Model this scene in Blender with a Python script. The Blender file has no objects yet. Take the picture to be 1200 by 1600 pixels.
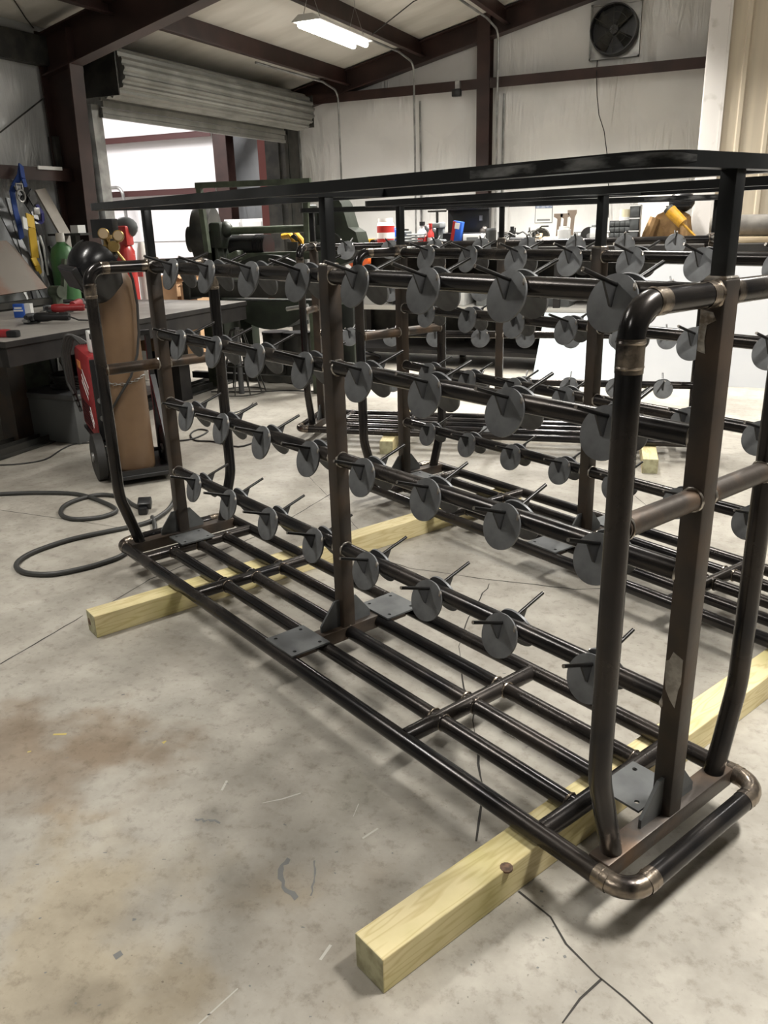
import bpy, bmesh, math, random
from mathutils import Vector, Matrix
random.seed(7)
SC = bpy.context.scene
COL = SC.collection
PI = math.pi
R = math.radians

# ------------------------------------------------------------------ camera model (metres, z up)
CAM = Vector((0.0707, -1.7064, 1.454))
FW = Vector((-0.391, 0.858, -0.333)).normalized()
RT = Vector((0.913, 0.406, -0.027)); RT = (RT - FW * RT.dot(FW)).normalized()
UP = RT.cross(FW).normalized()
FPX = 1280.8
def ray(x, y): return FW + RT * ((x - 600) / FPX) - UP * ((y - 800) / FPX)
def atz(x, y, z=0.0):
    d = ray(x, y); return CAM + d * ((z - CAM.z) / d.z)
def aty(x, y, Y):
    d = ray(x, y); return CAM + d * ((Y - CAM.y) / d.y)
def atx(x, y, X):
    d = ray(x, y); return CAM + d * ((X - CAM.x) / d.x)

cd = bpy.data.cameras.new('camera'); co = bpy.data.objects.new('camera', cd); COL.objects.link(co)
cd.sensor_fit = 'VERTICAL'; cd.sensor_height = 36; cd.lens = FPX * 36 / 1600; cd.clip_start = 0.02
co.matrix_world = Matrix(((RT.x, UP.x, -FW.x, CAM.x), (RT.y, UP.y, -FW.y, CAM.y), (RT.z, UP.z, -FW.z, CAM.z), (0, 0, 0, 1)))
SC.camera = co

# ------------------------------------------------------------------ materials
MATS = {}
def nd(nt, t, **k):
    n = nt.nodes.new(t)
    for a, b in k.items(): setattr(n, a, b)
    return n
def base_mat(name):
    m = bpy.data.materials.new(name); m.use_nodes = True
    return m, m.node_tree, m.node_tree.nodes['Principled BSDF']
def mat(name, c, rough=.5, metal=0., c2=None, scale=8., detail=4., bump=0., bscale=40., lo=.4, hi=.6, stretch=(1, 1, 1), emit=0., coat=0., rough2=None, coords='Object', spec=None, alpha=None):
    if name in MATS: return MATS[name]
    m, nt, b = base_mat(name)
    b.inputs['Base Color'].default_value = (*c, 1); b.inputs['Roughness'].default_value = rough; b.inputs['Metallic'].default_value = metal
    if coat: b.inputs['Coat Weight'].default_value = coat
    if spec is not None: b.inputs['Specular IOR Level'].default_value = spec
    if alpha: b.inputs['Transmission Weight'].default_value = alpha
    if emit:
        b.inputs['Emission Color'].default_value = (*c, 1); b.inputs['Emission Strength'].default_value = emit
    if c2 or bump:
        tc = nd(nt, 'ShaderNodeTexCoord'); mp = nd(nt, 'ShaderNodeMapping'); mp.inputs['Scale'].default_value = stretch
        nt.links.new(tc.outputs[coords], mp.inputs['Vector'])
    if c2:
        n = nd(nt, 'ShaderNodeTexNoise'); n.inputs['Scale'].default_value = scale; n.inputs['Detail'].default_value = detail
        nt.links.new(mp.outputs[0], n.inputs['Vector'])
        r = nd(nt, 'ShaderNodeValToRGB'); r.color_ramp.elements[0].position = lo; r.color_ramp.elements[1].position = hi
        r.color_ramp.elements[0].color = (*c, 1); r.color_ramp.elements[1].color = (*c2, 1)
        nt.links.new(n.outputs['Fac'], r.inputs['Fac']); nt.links.new(r.outputs['Color'], b.inputs['Base Color'])
        if rough2 is not None:
            q = nd(nt, 'ShaderNodeMapRange'); q.inputs['From Min'].default_value = lo; q.inputs['From Max'].default_value = hi
            q.inputs['To Min'].default_value = rough; q.inputs['To Max'].default_value = rough2
            nt.links.new(n.outputs['Fac'], q.inputs['Value']); nt.links.new(q.outputs[0], b.inputs['Roughness'])
    if bump:
        n = nd(nt, 'ShaderNodeTexNoise'); n.inputs['Scale'].default_value = bscale; n.inputs['Detail'].default_value = 5
        nt.links.new(mp.outputs[0], n.inputs['Vector'])
        u = nd(nt, 'ShaderNodeBump'); u.inputs['Strength'].default_value = bump; u.inputs['Distance'].default_value = .01
        nt.links.new(n.outputs['Fac'], u.inputs['Height']); nt.links.new(u.outputs[0], b.inputs['Normal'])
    MATS[name] = m
    return m

PIPE = mat('mill_scale_pipe', (.026, .025, .026), .20, .70, (.062, .052, .045), 5, 6, 0, 50, .40, .74, rough2=.34)
POST = mat('brown_scale_tube', (.046, .039, .034), .44, .45, (.090, .062, .043), 7, 7, .06, 50, .40, .72, rough2=.58)
RUST = mat('rusty_base_tube', (.060, .050, .043), .42, .5, (.135, .085, .052), 9, 7, .08, 60, .45, .72, rough2=.6)
RING = mat('black_flat_tube', (.022, .023, .024), .34, .55, (.085, .088, .09), 3, 6, .015, 40, .50, .75, rough2=.28)
DISC = mat('cut_plate_steel', (.150, .155, .160), .48, .25, (.095, .097, .10), 16, 4, .02, 60, .42, .66)
ROD = mat('round_bar_steel', (.022, .021, .021), .32, .6)
GUSM = mat('shaded_gusset_steel', (.045, .045, .046), .5, .3)  # peg gusset steel, darkened to carry the shade on it
BRIGHT = mat('ground_bright_steel', (.55, .52, .48), .28, .9, (.22, .18, .14), 40, 5, .3, 70, .42, .62)
ELBOW = mat('ground_elbow_steel', (.30, .25, .20), .26, .85, (.05, .043, .04), 14, 5, .12, 60, .44, .60)
BRUSH = mat('brushed_ring_highlight', (.030, .031, .032), .32, .7, (.30, .30, .30), 11, 5, 0, 1, .47, .70, stretch=(1, 1, 3))  # brushed steel with the ring's highlight painted into the lighter tone
PLATE = mat('grey_mount_plate', (.13, .135, .135), .5, .35, (.085, .088, .09), 9, 4, .04, 60)
HOLE = mat('bolt_hole_black', (.006, .006, .006), .9)
TAPE = mat('pale_sticker_residue', (.36, .33, .29), .7, 0, (.25, .23, .20), 60, 4)
CHALK = mat('white_chalk', (.8, .8, .78), .8)
REDIRON = mat('red_oxide_iron', (.026, .0125, .010), .5, .1, (.048, .023, .019), 3, 5, 0, 1, .4, .65)
REDLIT = mat('lit_red_iron', (.16, .036, .028), .55)  # lighter copy of the red iron, the next bay's light in its colour
REDGIRT = mat('dark_red_girt', (.06, .020, .019), .55)
GALV = mat('galvanised_steel', (.42, .42, .41), .36, .7, (.26, .26, .25), 6, 5)
WHITE = mat('white_enamel', (.78, .78, .76), .4)
DIRTYW = mat('dirty_white_trim', (.66, .63, .60), .5, 0, (.45, .42, .38), 9, 6, 0, 1, .58, .8)
BLACK = mat('black_plastic', (.012, .012, .013), .35)
GLOSSB = mat('glossy_black_shell', (.007, .007, .008), .26, 0)
RUBBER = mat('black_rubber', (.02, .019, .018), .6)
CABLE = mat('dark_grey_cable', (.035, .035, .033), .5)
DARKST = mat('dark_table_steel', (.011, .010, .010), .7, .1, (.026, .023, .021), 5, 5)
TTOP = mat('worn_table_top', (.33, .31, .285), .45, .15, (.20, .185, .17), 2.2, 7, .05, 30, .35, .7, rough2=.55)
GREEN = mat('old_machine_green', (.028, .036, .025), .5, .1, (.014, .015, .013), 5, 7, .08, 30, .42, .66)
GREENL = mat('pale_machine_green', (.085, .105, .070), .5, 0, (.04, .048, .034), 8, 7, 0, 1, .4, .65)
IRONB = mat('dark_cast_iron', (.020, .021, .019), .55, .2, (.045, .043, .037), 6, 6, .1, 30)
TANPL = mat('tan_rusty_plate', (.150, .128, .102), .6, .1, (.15, .075, .042), 2.6, 6, 0, 1, .48, .64)
BROWNC = mat('brown_cylinder_paint', (.155, .095, .052), .42, 0, (.115, .069, .039), 5, 5, .03, 20, .4, .7)
RED = mat('red_paint', (.30, .022, .026), .40, 0, (.22, .03, .03), 12, 5, 0, 1, .5, .7)
BRED = mat('bright_red_paint', (.38, .028, .024), .35)
BRASS = mat('brass', (.42, .29, .11), .34, .85)
CARD = mat('cardboard', (.42, .27, .15), .8, 0, (.36, .22, .12), 4, 4)
BLUE = mat('blue_plastic', (.02, .09, .42), .45)
BLUEW = mat('blue_webbing', (.025, .065, .27), .75)
YEL = mat('yellow_webbing', (.62, .40, .04), .7)
YELP = mat('yellow_paint', (.62, .33, .02), .45, 0, (.42, .22, .02), 20, 5)
ORANGE = mat('orange_plastic', (.8, .13, .02), .5)
GREYST = mat('grey_flat_bar', (.13, .135, .14), .45, .5, (.09, .09, .09), 4, 5)
BEIGEB = mat('beige_board', (.36, .32, .27), .6, 0, (.28, .25, .21), 3, 5)
BROWNJ = mat('brown_duck_canvas', (.25, .15, .06), .9, 0, (.18, .10, .04), 12, 6, .3, 40)
CREAM = mat('cream_paper', (.66, .60, .42), .7)
GREYP = mat('grey_plastic', (.22, .23, .23), .5)
CABG = mat('grey_cabinet_paint', (.10, .105, .105), .55, .1)
CABW = mat('pale_cabinet_paint', (.58, .56, .52), .5)
SHEETW = mat('white_panel_sheet', (.57, .58, .60), .42, 0, (.50, .52, .55), 1.2, 3, 0, 1, .4, .7)
SHEETB = mat('blue_white_sheet', (.58, .65, .69), .35, 0, (.50, .59, .63), 1.5, 3, 0, 1, .4, .7)
TARP = mat('grey_canvas_roll', (.20, .185, .165), .85, 0, (.13, .12, .105), 5, 6, .3, 25)
TIMB = mat('dry_timber', (.50, .40, .27), .7, 0, (.38, .29, .18), 3, 6, stretch=(1, 9, 9))
TUBEL = mat('lit_lamp_tube', (1, .97, .90), .4, emit=22)
SCREEN = mat('dark_lens', (.045, .04, .05), .12)
GLASSW = mat('clear_plastic_jar', (.75, .75, .74), .2)
LABELW = mat('white_label', (.75, .75, .73), .6)
COPPER = mat('rubber_handle_tan', (.30, .22, .13), .6)

def wood_mat(name, c1, c2, knot):
    m, nt, b = base_mat(name)
    tc = nd(nt, 'ShaderNodeTexCoord'); mp = nd(nt, 'ShaderNodeMapping'); mp.inputs['Scale'].default_value = (1.0, 9.0, 9.0)
    nt.links.new(tc.outputs['Object'], mp.inputs['Vector'])
    n0 = nd(nt, 'ShaderNodeTexNoise'); n0.inputs['Scale'].default_value = 2.2; n0.inputs['Detail'].default_value = 2
    nt.links.new(mp.outputs[0], n0.inputs['Vector'])
    mul = nd(nt, 'ShaderNodeMath', operation='MULTIPLY'); mul.inputs[1].default_value = 9
    nt.links.new(n0.outputs['Fac'], mul.inputs[0])
    fr = nd(nt, 'ShaderNodeMath', operation='PINGPONG'); fr.inputs[1].default_value = .5
    nt.links.new(mul.outputs[0], fr.inputs[0])
    r = nd(nt, 'ShaderNodeValToRGB'); r.color_ramp.elements[0].color = (*c2, 1); r.color_ramp.elements[1].color = (*c1, 1)
    r.color_ramp.elements[0].position = .0; r.color_ramp.elements[1].position = .28
    nt.links.new(fr.outputs[0], r.inputs['Fac'])
    n2 = nd(nt, 'ShaderNodeTexNoise'); n2.inputs['Scale'].default_value = 5; n2.inputs['Detail'].default_value = 4
    nt.links.new(tc.outputs['Object'], n2.inputs['Vector'])
    r2 = nd(nt, 'ShaderNodeValToRGB'); r2.color_ramp.elements[0].color = (1, 1, 1, 1); r2.color_ramp.elements[1].color = (.74, .76, .58, 1)
    r2.color_ramp.elements[0].position = .45; r2.color_ramp.elements[1].position = .75
    nt.links.new(n2.outputs['Fac'], r2.inputs['Fac'])
    mx = nd(nt, 'ShaderNodeMix', data_type='RGBA', blend_type='MULTIPLY'); mx.inputs[0].default_value = 1
    nt.links.new(r.outputs['Color'], mx.inputs[6]); nt.links.new(r2.outputs['Color'], mx.inputs[7])
    nt.links.new(mx.outputs[2], b.inputs['Base Color']); b.inputs['Roughness'].default_value = .62
    return m
WOOD = wood_mat('treated_pine', (.66, .565, .325), (.545, .445, .225), 0)
WEND = mat('pine_end_grain', (.40, .38, .24), .75, 0, (.27, .25, .15), 30, 5)
KNOT = mat('wood_knot', (.06, .035, .02), .7, 0, (.16, .09, .05), 60, 4)

def vinyl_mat(name, c, dirt, bstr=.5, rough=.30):
    m, nt, b = base_mat(name)
    tc = nd(nt, 'ShaderNodeTexCoord')
    mp = nd(nt, 'ShaderNodeMapping'); mp.inputs['Scale'].default_value = (1.7, 1.7, .30); mp.inputs['Rotation'].default_value = (0, R(8), 0)
    nt.links.new(tc.outputs['Object'], mp.inputs['Vector'])
    n = nd(nt, 'ShaderNodeTexNoise'); n.inputs['Scale'].default_value = 3.4; n.inputs['Detail'].default_value = 3; n.inputs['Distortion'].default_value = 1.2
    nt.links.new(mp.outputs[0], n.inputs['Vector'])
    lo_ = nd(nt, 'ShaderNodeTexNoise'); lo_.inputs['Scale'].default_value = .9; lo_.inputs['Detail'].default_value = 2; nt.links.new(tc.outputs['Object'], lo_.inputs['Vector'])
    mk = nd(nt, 'ShaderNodeMapRange'); mk.inputs['From Min'].default_value = .42; mk.inputs['From Max'].default_value = .66; nt.links.new(lo_.outputs['Fac'], mk.inputs['Value'])
    hm_ = nd(nt, 'ShaderNodeMath', operation='MULTIPLY'); nt.links.new(n.outputs['Fac'], hm_.inputs[0]); nt.links.new(mk.outputs[0], hm_.inputs[1])
    u = nd(nt, 'ShaderNodeBump'); u.inputs['Strength'].default_value = bstr; u.inputs['Distance'].default_value = .10
    nt.links.new(hm_.outputs[0], u.inputs['Height']); nt.links.new(u.outputs[0], b.inputs['Normal'])
    n2 = nd(nt, 'ShaderNodeTexNoise'); n2.inputs['Scale'].default_value = 1.1; n2.inputs['Detail'].default_value = 6
    nt.links.new(tc.outputs['Object'], n2.inputs['Vector'])
    r = nd(nt, 'ShaderNodeValToRGB'); r.color_ramp.elements[0].color = (*c, 1); r.color_ramp.elements[1].color = (*dirt, 1)
    r.color_ramp.elements[0].position = .45; r.color_ramp.elements[1].position = .8
    nt.links.new(n2.outputs['Fac'], r.inputs['Fac']); nt.links.new(r.outputs['Color'], b.inputs['Base Color'])
    b.inputs['Roughness'].default_value = rough
    return m
VINYL = vinyl_mat('white_vinyl_insulation', (.80, .80, .79), (.62, .62, .61), .8, .24)
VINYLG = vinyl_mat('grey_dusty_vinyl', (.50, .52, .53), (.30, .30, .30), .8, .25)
ROOFM = mat('ceiling_vinyl', (.62, .60, .55), .5, 0, (.46, .44, .39), 1.3, 6, .15, 3, .42, .72, stretch=(.5, 2, 2))
FARW = mat('bright_far_wall', (.86, .85, .86), .5)

def floor_mat():
    m, nt, b = base_mat('stained_concrete')
    L = nt.links
    tc = nd(nt, 'ShaderNodeTexCoord')
    def noise(s, d=6, rough=.55):
        n = nd(nt, 'ShaderNodeTexNoise'); n.inputs['Scale'].default_value = s; n.inputs['Detail'].default_value = d; n.inputs['Roughness'].default_value = rough
        L.new(tc.outputs['Object'], n.inputs['Vector']); return n.outputs['Fac']
    def ramp(v, p0, c0, p1, c1):
        r = nd(nt, 'ShaderNodeValToRGB'); e = r.color_ramp.elements
        e[0].position = p0; e[0].color = (*c0, 1); e[1].position = p1; e[1].color = (*c1, 1)
        L.new(v, r.inputs['Fac']); return r.outputs['Color']
    def mul(a, c, f=1.0):
        x = nd(nt, 'ShaderNodeMix', data_type='RGBA', blend_type='MULTIPLY')
        if isinstance(f, float): x.inputs[0].default_value = f
        else: L.new(f, x.inputs[0])
        L.new(a, x.inputs[6])
        if isinstance(c, tuple): x.inputs[7].default_value = (*c, 1)
        else: L.new(c, x.inputs[7])
        return x.outputs[2]
    col = ramp(noise(1.6, 7), .36, (.300, .278, .240), .66, (.430, .405, .355))
    col = mul(col, ramp(noise(5.5, 8, .65), .38, (.80, .79, .78), .60, (1, 1, 1)))
    col = mul(col, ramp(noise(26, 5, .7), .30, (.72, .70, .68), .48, (1, 1, 1)))
    col = mul(col, ramp(noise(70, 3, .6), .24, (.45, .43, .42), .33, (1, 1, 1)))
    # stains with a place of their own: (px, py, radius x, radius y, rotation, colour)
    wob = nd(nt, 'ShaderNodeTexNoise'); wob.inputs['Scale'].default_value = 4; wob.inputs['Detail'].default_value = 5
    L.new(tc.outputs['Object'], wob.inputs['Vector'])
    for (px, py, ra, rb, c, sharp) in ((40, 1185, .42, .13, (.70, .62, .55), 1.0), (150, 1150, .22, .08, (.82, .76, .70), 1.0), (330, 1275, .07, .035, (.76, .76, .76), 1.), (350, 1372, .06, .04, (.80, .80, .79), 1.),
                                       (545, 1240, .11, .06, (.74, .74, .72), 1.0), (150, 1560, .07, .02, (.74, .73, .72), 1.), (60, 1500, .5, .18, (1.0, .93, .80), 1.), (1100, 1440, .22, .12, (.80, .79, .78), 1.),
                                       (620, 880, .4, .12, (.84, .83, .82), 1.), (780, 690, .9, .18, (.90, .88, .84), 1.), (60, 690, .5, .3, (.84, .83, .82), 1.), (480, 1480, .35, .12, (.90, .88, .86), 1.)):
        p = atz(px, py)
        mp = nd(nt, 'ShaderNodeMapping', vector_type='TEXTURE'); mp.inputs['Location'].default_value = p; mp.inputs['Scale'].default_value = (ra, rb * 2.2, 1); mp.inputs['Rotation'].default_value = (0, 0, R(25))
        L.new(tc.outputs['Object'], mp.inputs['Vector'])
        ln = nd(nt, 'ShaderNodeVectorMath', operation='LENGTH'); L.new(mp.outputs[0], ln.inputs[0])
        ad = nd(nt, 'ShaderNodeMath', operation='ADD'); L.new(ln.outputs['Value'], ad.inputs[0])
        sc = nd(nt, 'ShaderNodeMath', operation='MULTIPLY_ADD'); sc.inputs[1].default_value = 3.6; sc.inputs[2].default_value = -1.8
        L.new(wob.outputs['Fac'], sc.inputs[0]); L.new(sc.outputs[0], ad.inputs[1])
        mr = nd(nt, 'ShaderNodeMapRange', interpolation_type='SMOOTHSTEP'); mr.inputs['From Min'].default_value = 1.2; mr.inputs['From Max'].default_value = 1.2 - sharp
        L.new(ad.outputs[0], mr.inputs['Value'])
        col = mul(col, c, mr.outputs[0])
    L.new(col, b.inputs['Base Color'])
    mr = nd(nt, 'ShaderNodeMapRange'); mr.inputs['To Min'].default_value = .38; mr.inputs['To Max'].default_value = .70
    L.new(noise(3.1, 5), mr.inputs['Value']); L.new(mr.outputs[0], b.inputs['Roughness'])
    bp = nd(nt, 'ShaderNodeBump'); bp.inputs['Strength'].default_value = .12; bp.inputs['Distance'].default_value = .004
    L.new(noise(45, 6), bp.inputs['Height']); L.new(bp.outputs[0], b.inputs['Normal'])
    b.inputs['Specular IOR Level'].default_value = .35
    return m
FLOORM = floor_mat()
CRACK = mat('dark_crack', (.035, .032, .028), .95)
PAINTY = mat('yellow_floor_fleck', (.45, .36, .12), .8)
SCUFF = mat('pale_floor_scuff', (.44, .42, .38), .8)
SCUFFD = mat('dark_floor_scuff', (.16, .16, .155), .8)

def rib_mat(name, c, axis):
    m, nt, b = base_mat(name)
    b.inputs['Base Color'].default_value = (*c, 1); b.inputs['Roughness'].default_value = .45
    tc = nd(nt, 'ShaderNodeTexCoord'); n = nd(nt, 'ShaderNodeTexNoise'); n.inputs['Scale'].default_value = 2
    mp = nd(nt, 'ShaderNodeMapping'); mp.inputs['Scale'].default_value = (6, 6, .3)
    nt.links.new(tc.outputs['Object'], mp.inputs['Vector']); nt.links.new(mp.outputs[0], n.inputs['Vector'])
    r = nd(nt, 'ShaderNodeValToRGB'); r.color_ramp.elements[0].color = (*[x * .86 for x in c], 1); r.color_ramp.elements[1].color = (*c, 1)
    r.color_ramp.elements[0].position = .35; r.color_ramp.elements[1].position = .6
    nt.links.new(n.outputs['Fac'], r.inputs['Fac']); nt.links.new(r.outputs['Color'], b.inputs['Base Color'])
    return m
BOOTHM = rib_mat('beige_ribbed_steel', (.60, .52, .40), 0)
SLATM = mat('grey_door_slats', (.26, .26, .24), .45, .35, (.19, .19, .175), 3, 5)

# ------------------------------------------------------------------ mesh builder
def frame(d, hint=None):
    d = Vector(d).normalized()
    h = Vector(hint) if hint is not None else (Vector((0, 0, 1)) if abs(d.z) < .95 else Vector((1, 0, 0)))
    x = h.cross(d)
    if x.length < 1e-6: x = Vector((0, 1, 0)).cross(d)
    x.normalize(); return x, d.cross(x), d
class MB:
    def __init__(self): self.v = []; self.f = []; self.mi = []; self.m = 0
    def add(self, vs, fs):
        o = len(self.v); self.v += [tuple(p) for p in vs]
        for f in fs: self.f.append([o + i for i in f]); self.mi.append(self.m)
        return self
    def box(self, c, s, rot=None, bev=0):
        c = Vector(c); hx, hy, hz = s[0] / 2, s[1] / 2, s[2] / 2
        if bev:
            bm = bmesh.new(); bmesh.ops.create_cube(bm, size=1)
            for v in bm.verts: v.co = Vector((v.co.x * s[0], v.co.y * s[1], v.co.z * s[2]))
            bmesh.ops.bevel(bm, geom=bm.edges[:], offset=bev, segments=2, affect='EDGES', profile=.5)
            bm.verts.index_update()
            vs = [v.co.copy() for v in bm.verts]; fs = [[v.index for v in f.verts] for f in bm.faces]; bm.free()
        else:
            vs = [Vector((x, y, z)) for x in (-hx, hx) for y in (-hy, hy) for z in (-hz, hz)]
            fs = [(0, 1, 3, 2), (4, 6, 7, 5), (0, 4, 5, 1), (2, 3, 7, 6), (0, 2, 6, 4), (1, 5, 7, 3)]
        if rot is not None:
            M = rot if isinstance(rot, Matrix) else Matrix.Rotation(rot, 3, 'Z')
            vs = [M @ v for v in vs]
        return self.add([v + c for v in vs], fs)
    def beam(self, p0, p1, w, h, hint=None, bev=0):
        p0, p1 = Vector(p0), Vector(p1); x, y, d = frame(p1 - p0, hint)
        M = Matrix((x, y, d)).transposed()
        return self.box((p0 + p1) / 2, (w, h, (p1 - p0).length), M, bev)
    def cyl(self, p0, p1, r0, r1=None, seg=14, caps=True):
        p0, p1 = Vector(p0), Vector(p1); r1 = r0 if r1 is None else r1; x, y, d = frame(p1 - p0)
        A = [(math.cos(2 * PI * i / seg), math.sin(2 * PI * i / seg)) for i in range(seg)]
        vs = [p0 + (x * a + y * b) * r0 for a, b in A] + [p1 + (x * a + y * b) * r1 for a, b in A]
        fs = [(i, (i + 1) % seg, seg + (i + 1) % seg, seg + i) for i in range(seg)]
        if caps: fs += [tuple(range(seg - 1, -1, -1)), tuple(range(seg, 2 * seg))]
        return self.add(vs, fs)
    def tube(self, pts, r, seg=12, closed=False, fil=0, fseg=6, caps=True):
        pts = [Vector(p) for p in pts]
        if fil:
            fl = fil if isinstance(fil, (list, tuple)) else [fil] * len(pts)
            out = []; n = len(pts)
            for i, p in enumerate(pts):
                if not closed and i in (0, n - 1): out.append(p); continue
                a, b = pts[i - 1], pts[(i + 1) % n]; da = (a - p); db = (b - p)
                ang = da.angle(db); t = min(fl[i] / math.tan(ang / 2) if ang < PI - 1e-3 else 0, da.length * .49, db.length * .49)
                if t < 1e-5: out.append(p); continue
                rad = t * math.tan(ang / 2); pa = p + da.normalized() * t; bis = (da.normalized() + db.normalized()).normalized()
                cen = p + bis * (rad / math.sin(ang / 2)); va = pa - cen; pb = p + db.normalized() * t; vb = pb - cen; tot = va.angle(vb); ax = va.cross(vb).normalized()
                for k in range(fseg + 1): out.append(cen + Matrix.Rotation(tot * k / fseg, 3, ax) @ va)
            pts = out
        n = len(pts); rad = r if isinstance(r, (list, tuple)) else [r] * n
        tans = []
        for i in range(n):
            a = pts[(i - 1) % n] if (closed or i) else pts[i]; b = pts[(i + 1) % n] if (closed or i < n - 1) else pts[i]
            tans.append((b - a).normalized())
        x, y, _ = frame(tans[0]); vs = []
        for i in range(n):
            if i:
                q = tans[i - 1].rotation_difference(tans[i]); x = q @ x
                x = (x - tans[i] * x.dot(tans[i])).normalized()
            y = tans[i].cross(x)
            vs += [pts[i] + (x * math.cos(2 * PI * k / seg) + y * math.sin(2 * PI * k / seg)) * rad[i] for k in range(seg)]
        fs = []
        m = n if closed else n - 1
        for i in range(m):
            j = (i + 1) % n; off = 0
            if closed and j == 0:
                best = min(range(seg), key=lambda o: (vs[i * seg] - vs[o]).length); off = best
            for k in range(seg):
                fs.append((i * seg + k, i * seg + (k + 1) % seg, j * seg + (k + 1 + off) % seg, j * seg + (k + off) % seg))
        if not closed and caps: fs += [tuple(range(seg - 1, -1, -1)), tuple(range((n - 1) * seg, n * seg))]
        return self.add(vs, fs)
    def lathe(self, prof, seg=20, o=(0, 0, 0), d=(0, 0, 1), hint=None):
        o = Vector(o); x, y, d = frame(d, hint); vs = []
        for r_, z in prof: vs += [o + d * z + (x * math.cos(2 * PI * k / seg) + y * math.sin(2 * PI * k / seg)) * max(r_, 1e-4) for k in range(seg)]
        n = len(prof)
        fs = [(i * seg + k, i * seg + (k + 1) % seg, (i + 1) * seg + (k + 1) % seg, (i + 1) * seg + k) for i in range(n - 1) for k in range(seg)]
        fs += [tuple(range(seg - 1, -1, -1)), tuple(range((n - 1) * seg, n * seg))]
        return self.add(vs, fs)
    def prism(self, poly, off):
        poly = [Vector(p) for p in poly]; off = Vector(off); n = len(poly)
        return self.add(poly + [p + off for p in poly], [tuple(range(n - 1, -1, -1)), tuple(range(n, 2 * n))] + [(i, (i + 1) % n, n + (i + 1) % n, n + i) for i in range(n)])
    def ball(self, c, r, seg=12, rings=8, s=(1, 1, 1), jit=0):
        c = Vector(c); vs = [c + Vector((0, 0, r * s[2]))]
        for i in range(1, rings):
            t = PI * i / rings
            for k in range(seg):
                j = 1 + random.uniform(-jit, jit); p = 2 * PI * k / seg
                vs.append(c + Vector((math.sin(t) * math.cos(p) * s[0], math.sin(t) * math.sin(p) * s[1], math.cos(t) * s[2])) * r * j)
        vs.append(c - Vector((0, 0, r * s[2]))); last = len(vs) - 1
        fs = [(0, 1 + k, 1 + (k + 1) % seg) for k in range(seg)]
        for i in range(rings - 2):
            for k in range(seg):
                a = 1 + i * seg + k; b_ = 1 + i * seg + (k + 1) % seg; fs.append((a, a + seg, b_ + seg, b_))
        s0 = 1 + (rings - 2) * seg
        fs += [(last, s0 + (k + 1) % seg, s0 + k) for k in range(seg)]
        return self.add(vs, fs)
    def bead(self, c, d, R_, r_, seg=16, jit=.3, sub=6):      # lumpy weld ring
        c = Vector(c); x, y, d = frame(d); vs = []
        for i in range(seg):
            a = 2 * PI * i / seg; e = x * math.cos(a) + y * math.sin(a); rr = r_ * (1 + random.uniform(-jit, jit))
            for k in range(sub):
                t = 2 * PI * k / sub; vs.append(c + e * (R_ + rr * math.cos(t)) + d * rr * math.sin(t))
        return self.add(vs, [(i * sub + k, ((i + 1) % seg) * sub + k, ((i + 1) % seg) * sub + (k + 1) % sub, i * sub + (k + 1) % sub) for i in range(seg) for k in range(sub)])
    def mesh(self, name, mats, smooth=True):
        me = bpy.data.meshes.new(name); me.from_pydata(self.v, [], self.f)
        for m in (mats if isinstance(mats, (list, tuple)) else [mats]): me.materials.append(m)
        me.polygons.foreach_set('material_index', self.mi)
        bm = bmesh.new(); bm.from_mesh(me); bmesh.ops.recalc_face_normals(bm, faces=bm.faces[:]); bm.to_mesh(me); bm.free()
        if smooth:
            me.polygons.foreach_set('use_smooth', [True] * len(me.polygons)); me.set_sharp_from_angle(angle=R(38))
        me.update(); return me
def link(name, me, parent=None, M=None):
    o = bpy.data.objects.new(name, me); COL.objects.link(o)
    if parent: o.parent = parent
    if M is not None: o.matrix_local = M
    return o
def O(name, mb, mats, parent=None, label=None, cat=None, group=None, kind=None, smooth=True):
    o = link(name, mb.mesh(name, mats, smooth), parent)
    return tag(o, label, cat, group, kind)
def tag(o, label=None, cat=None, group=None, kind=None):
    if label: o['label'] = label
    if cat: o['category'] = cat
    if group: o['group'] = group
    if kind: o['kind'] = kind
    return o
def T(name, label, cat, loc=(0, 0, 0), rz=0, group=None):
    o = bpy.data.objects.new(name, None); COL.objects.link(o); o.location = loc; o.rotation_euler = (0, 0, rz); o.empty_display_size = .1
    return tag(o, label, cat, group)
def copy_tree(o, parent=None):
    c = o.copy(); COL.objects.link(c)
    if parent: c.parent = parent
    for ch in [x for x in KIDS.get(o.name, [])]: copy_tree(ch, c)
    return c
KIDS = {}
def S(name, mb, mats, smooth=False): return O(name, mb, mats, None, None, None, None, 'structure', smooth)

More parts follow.
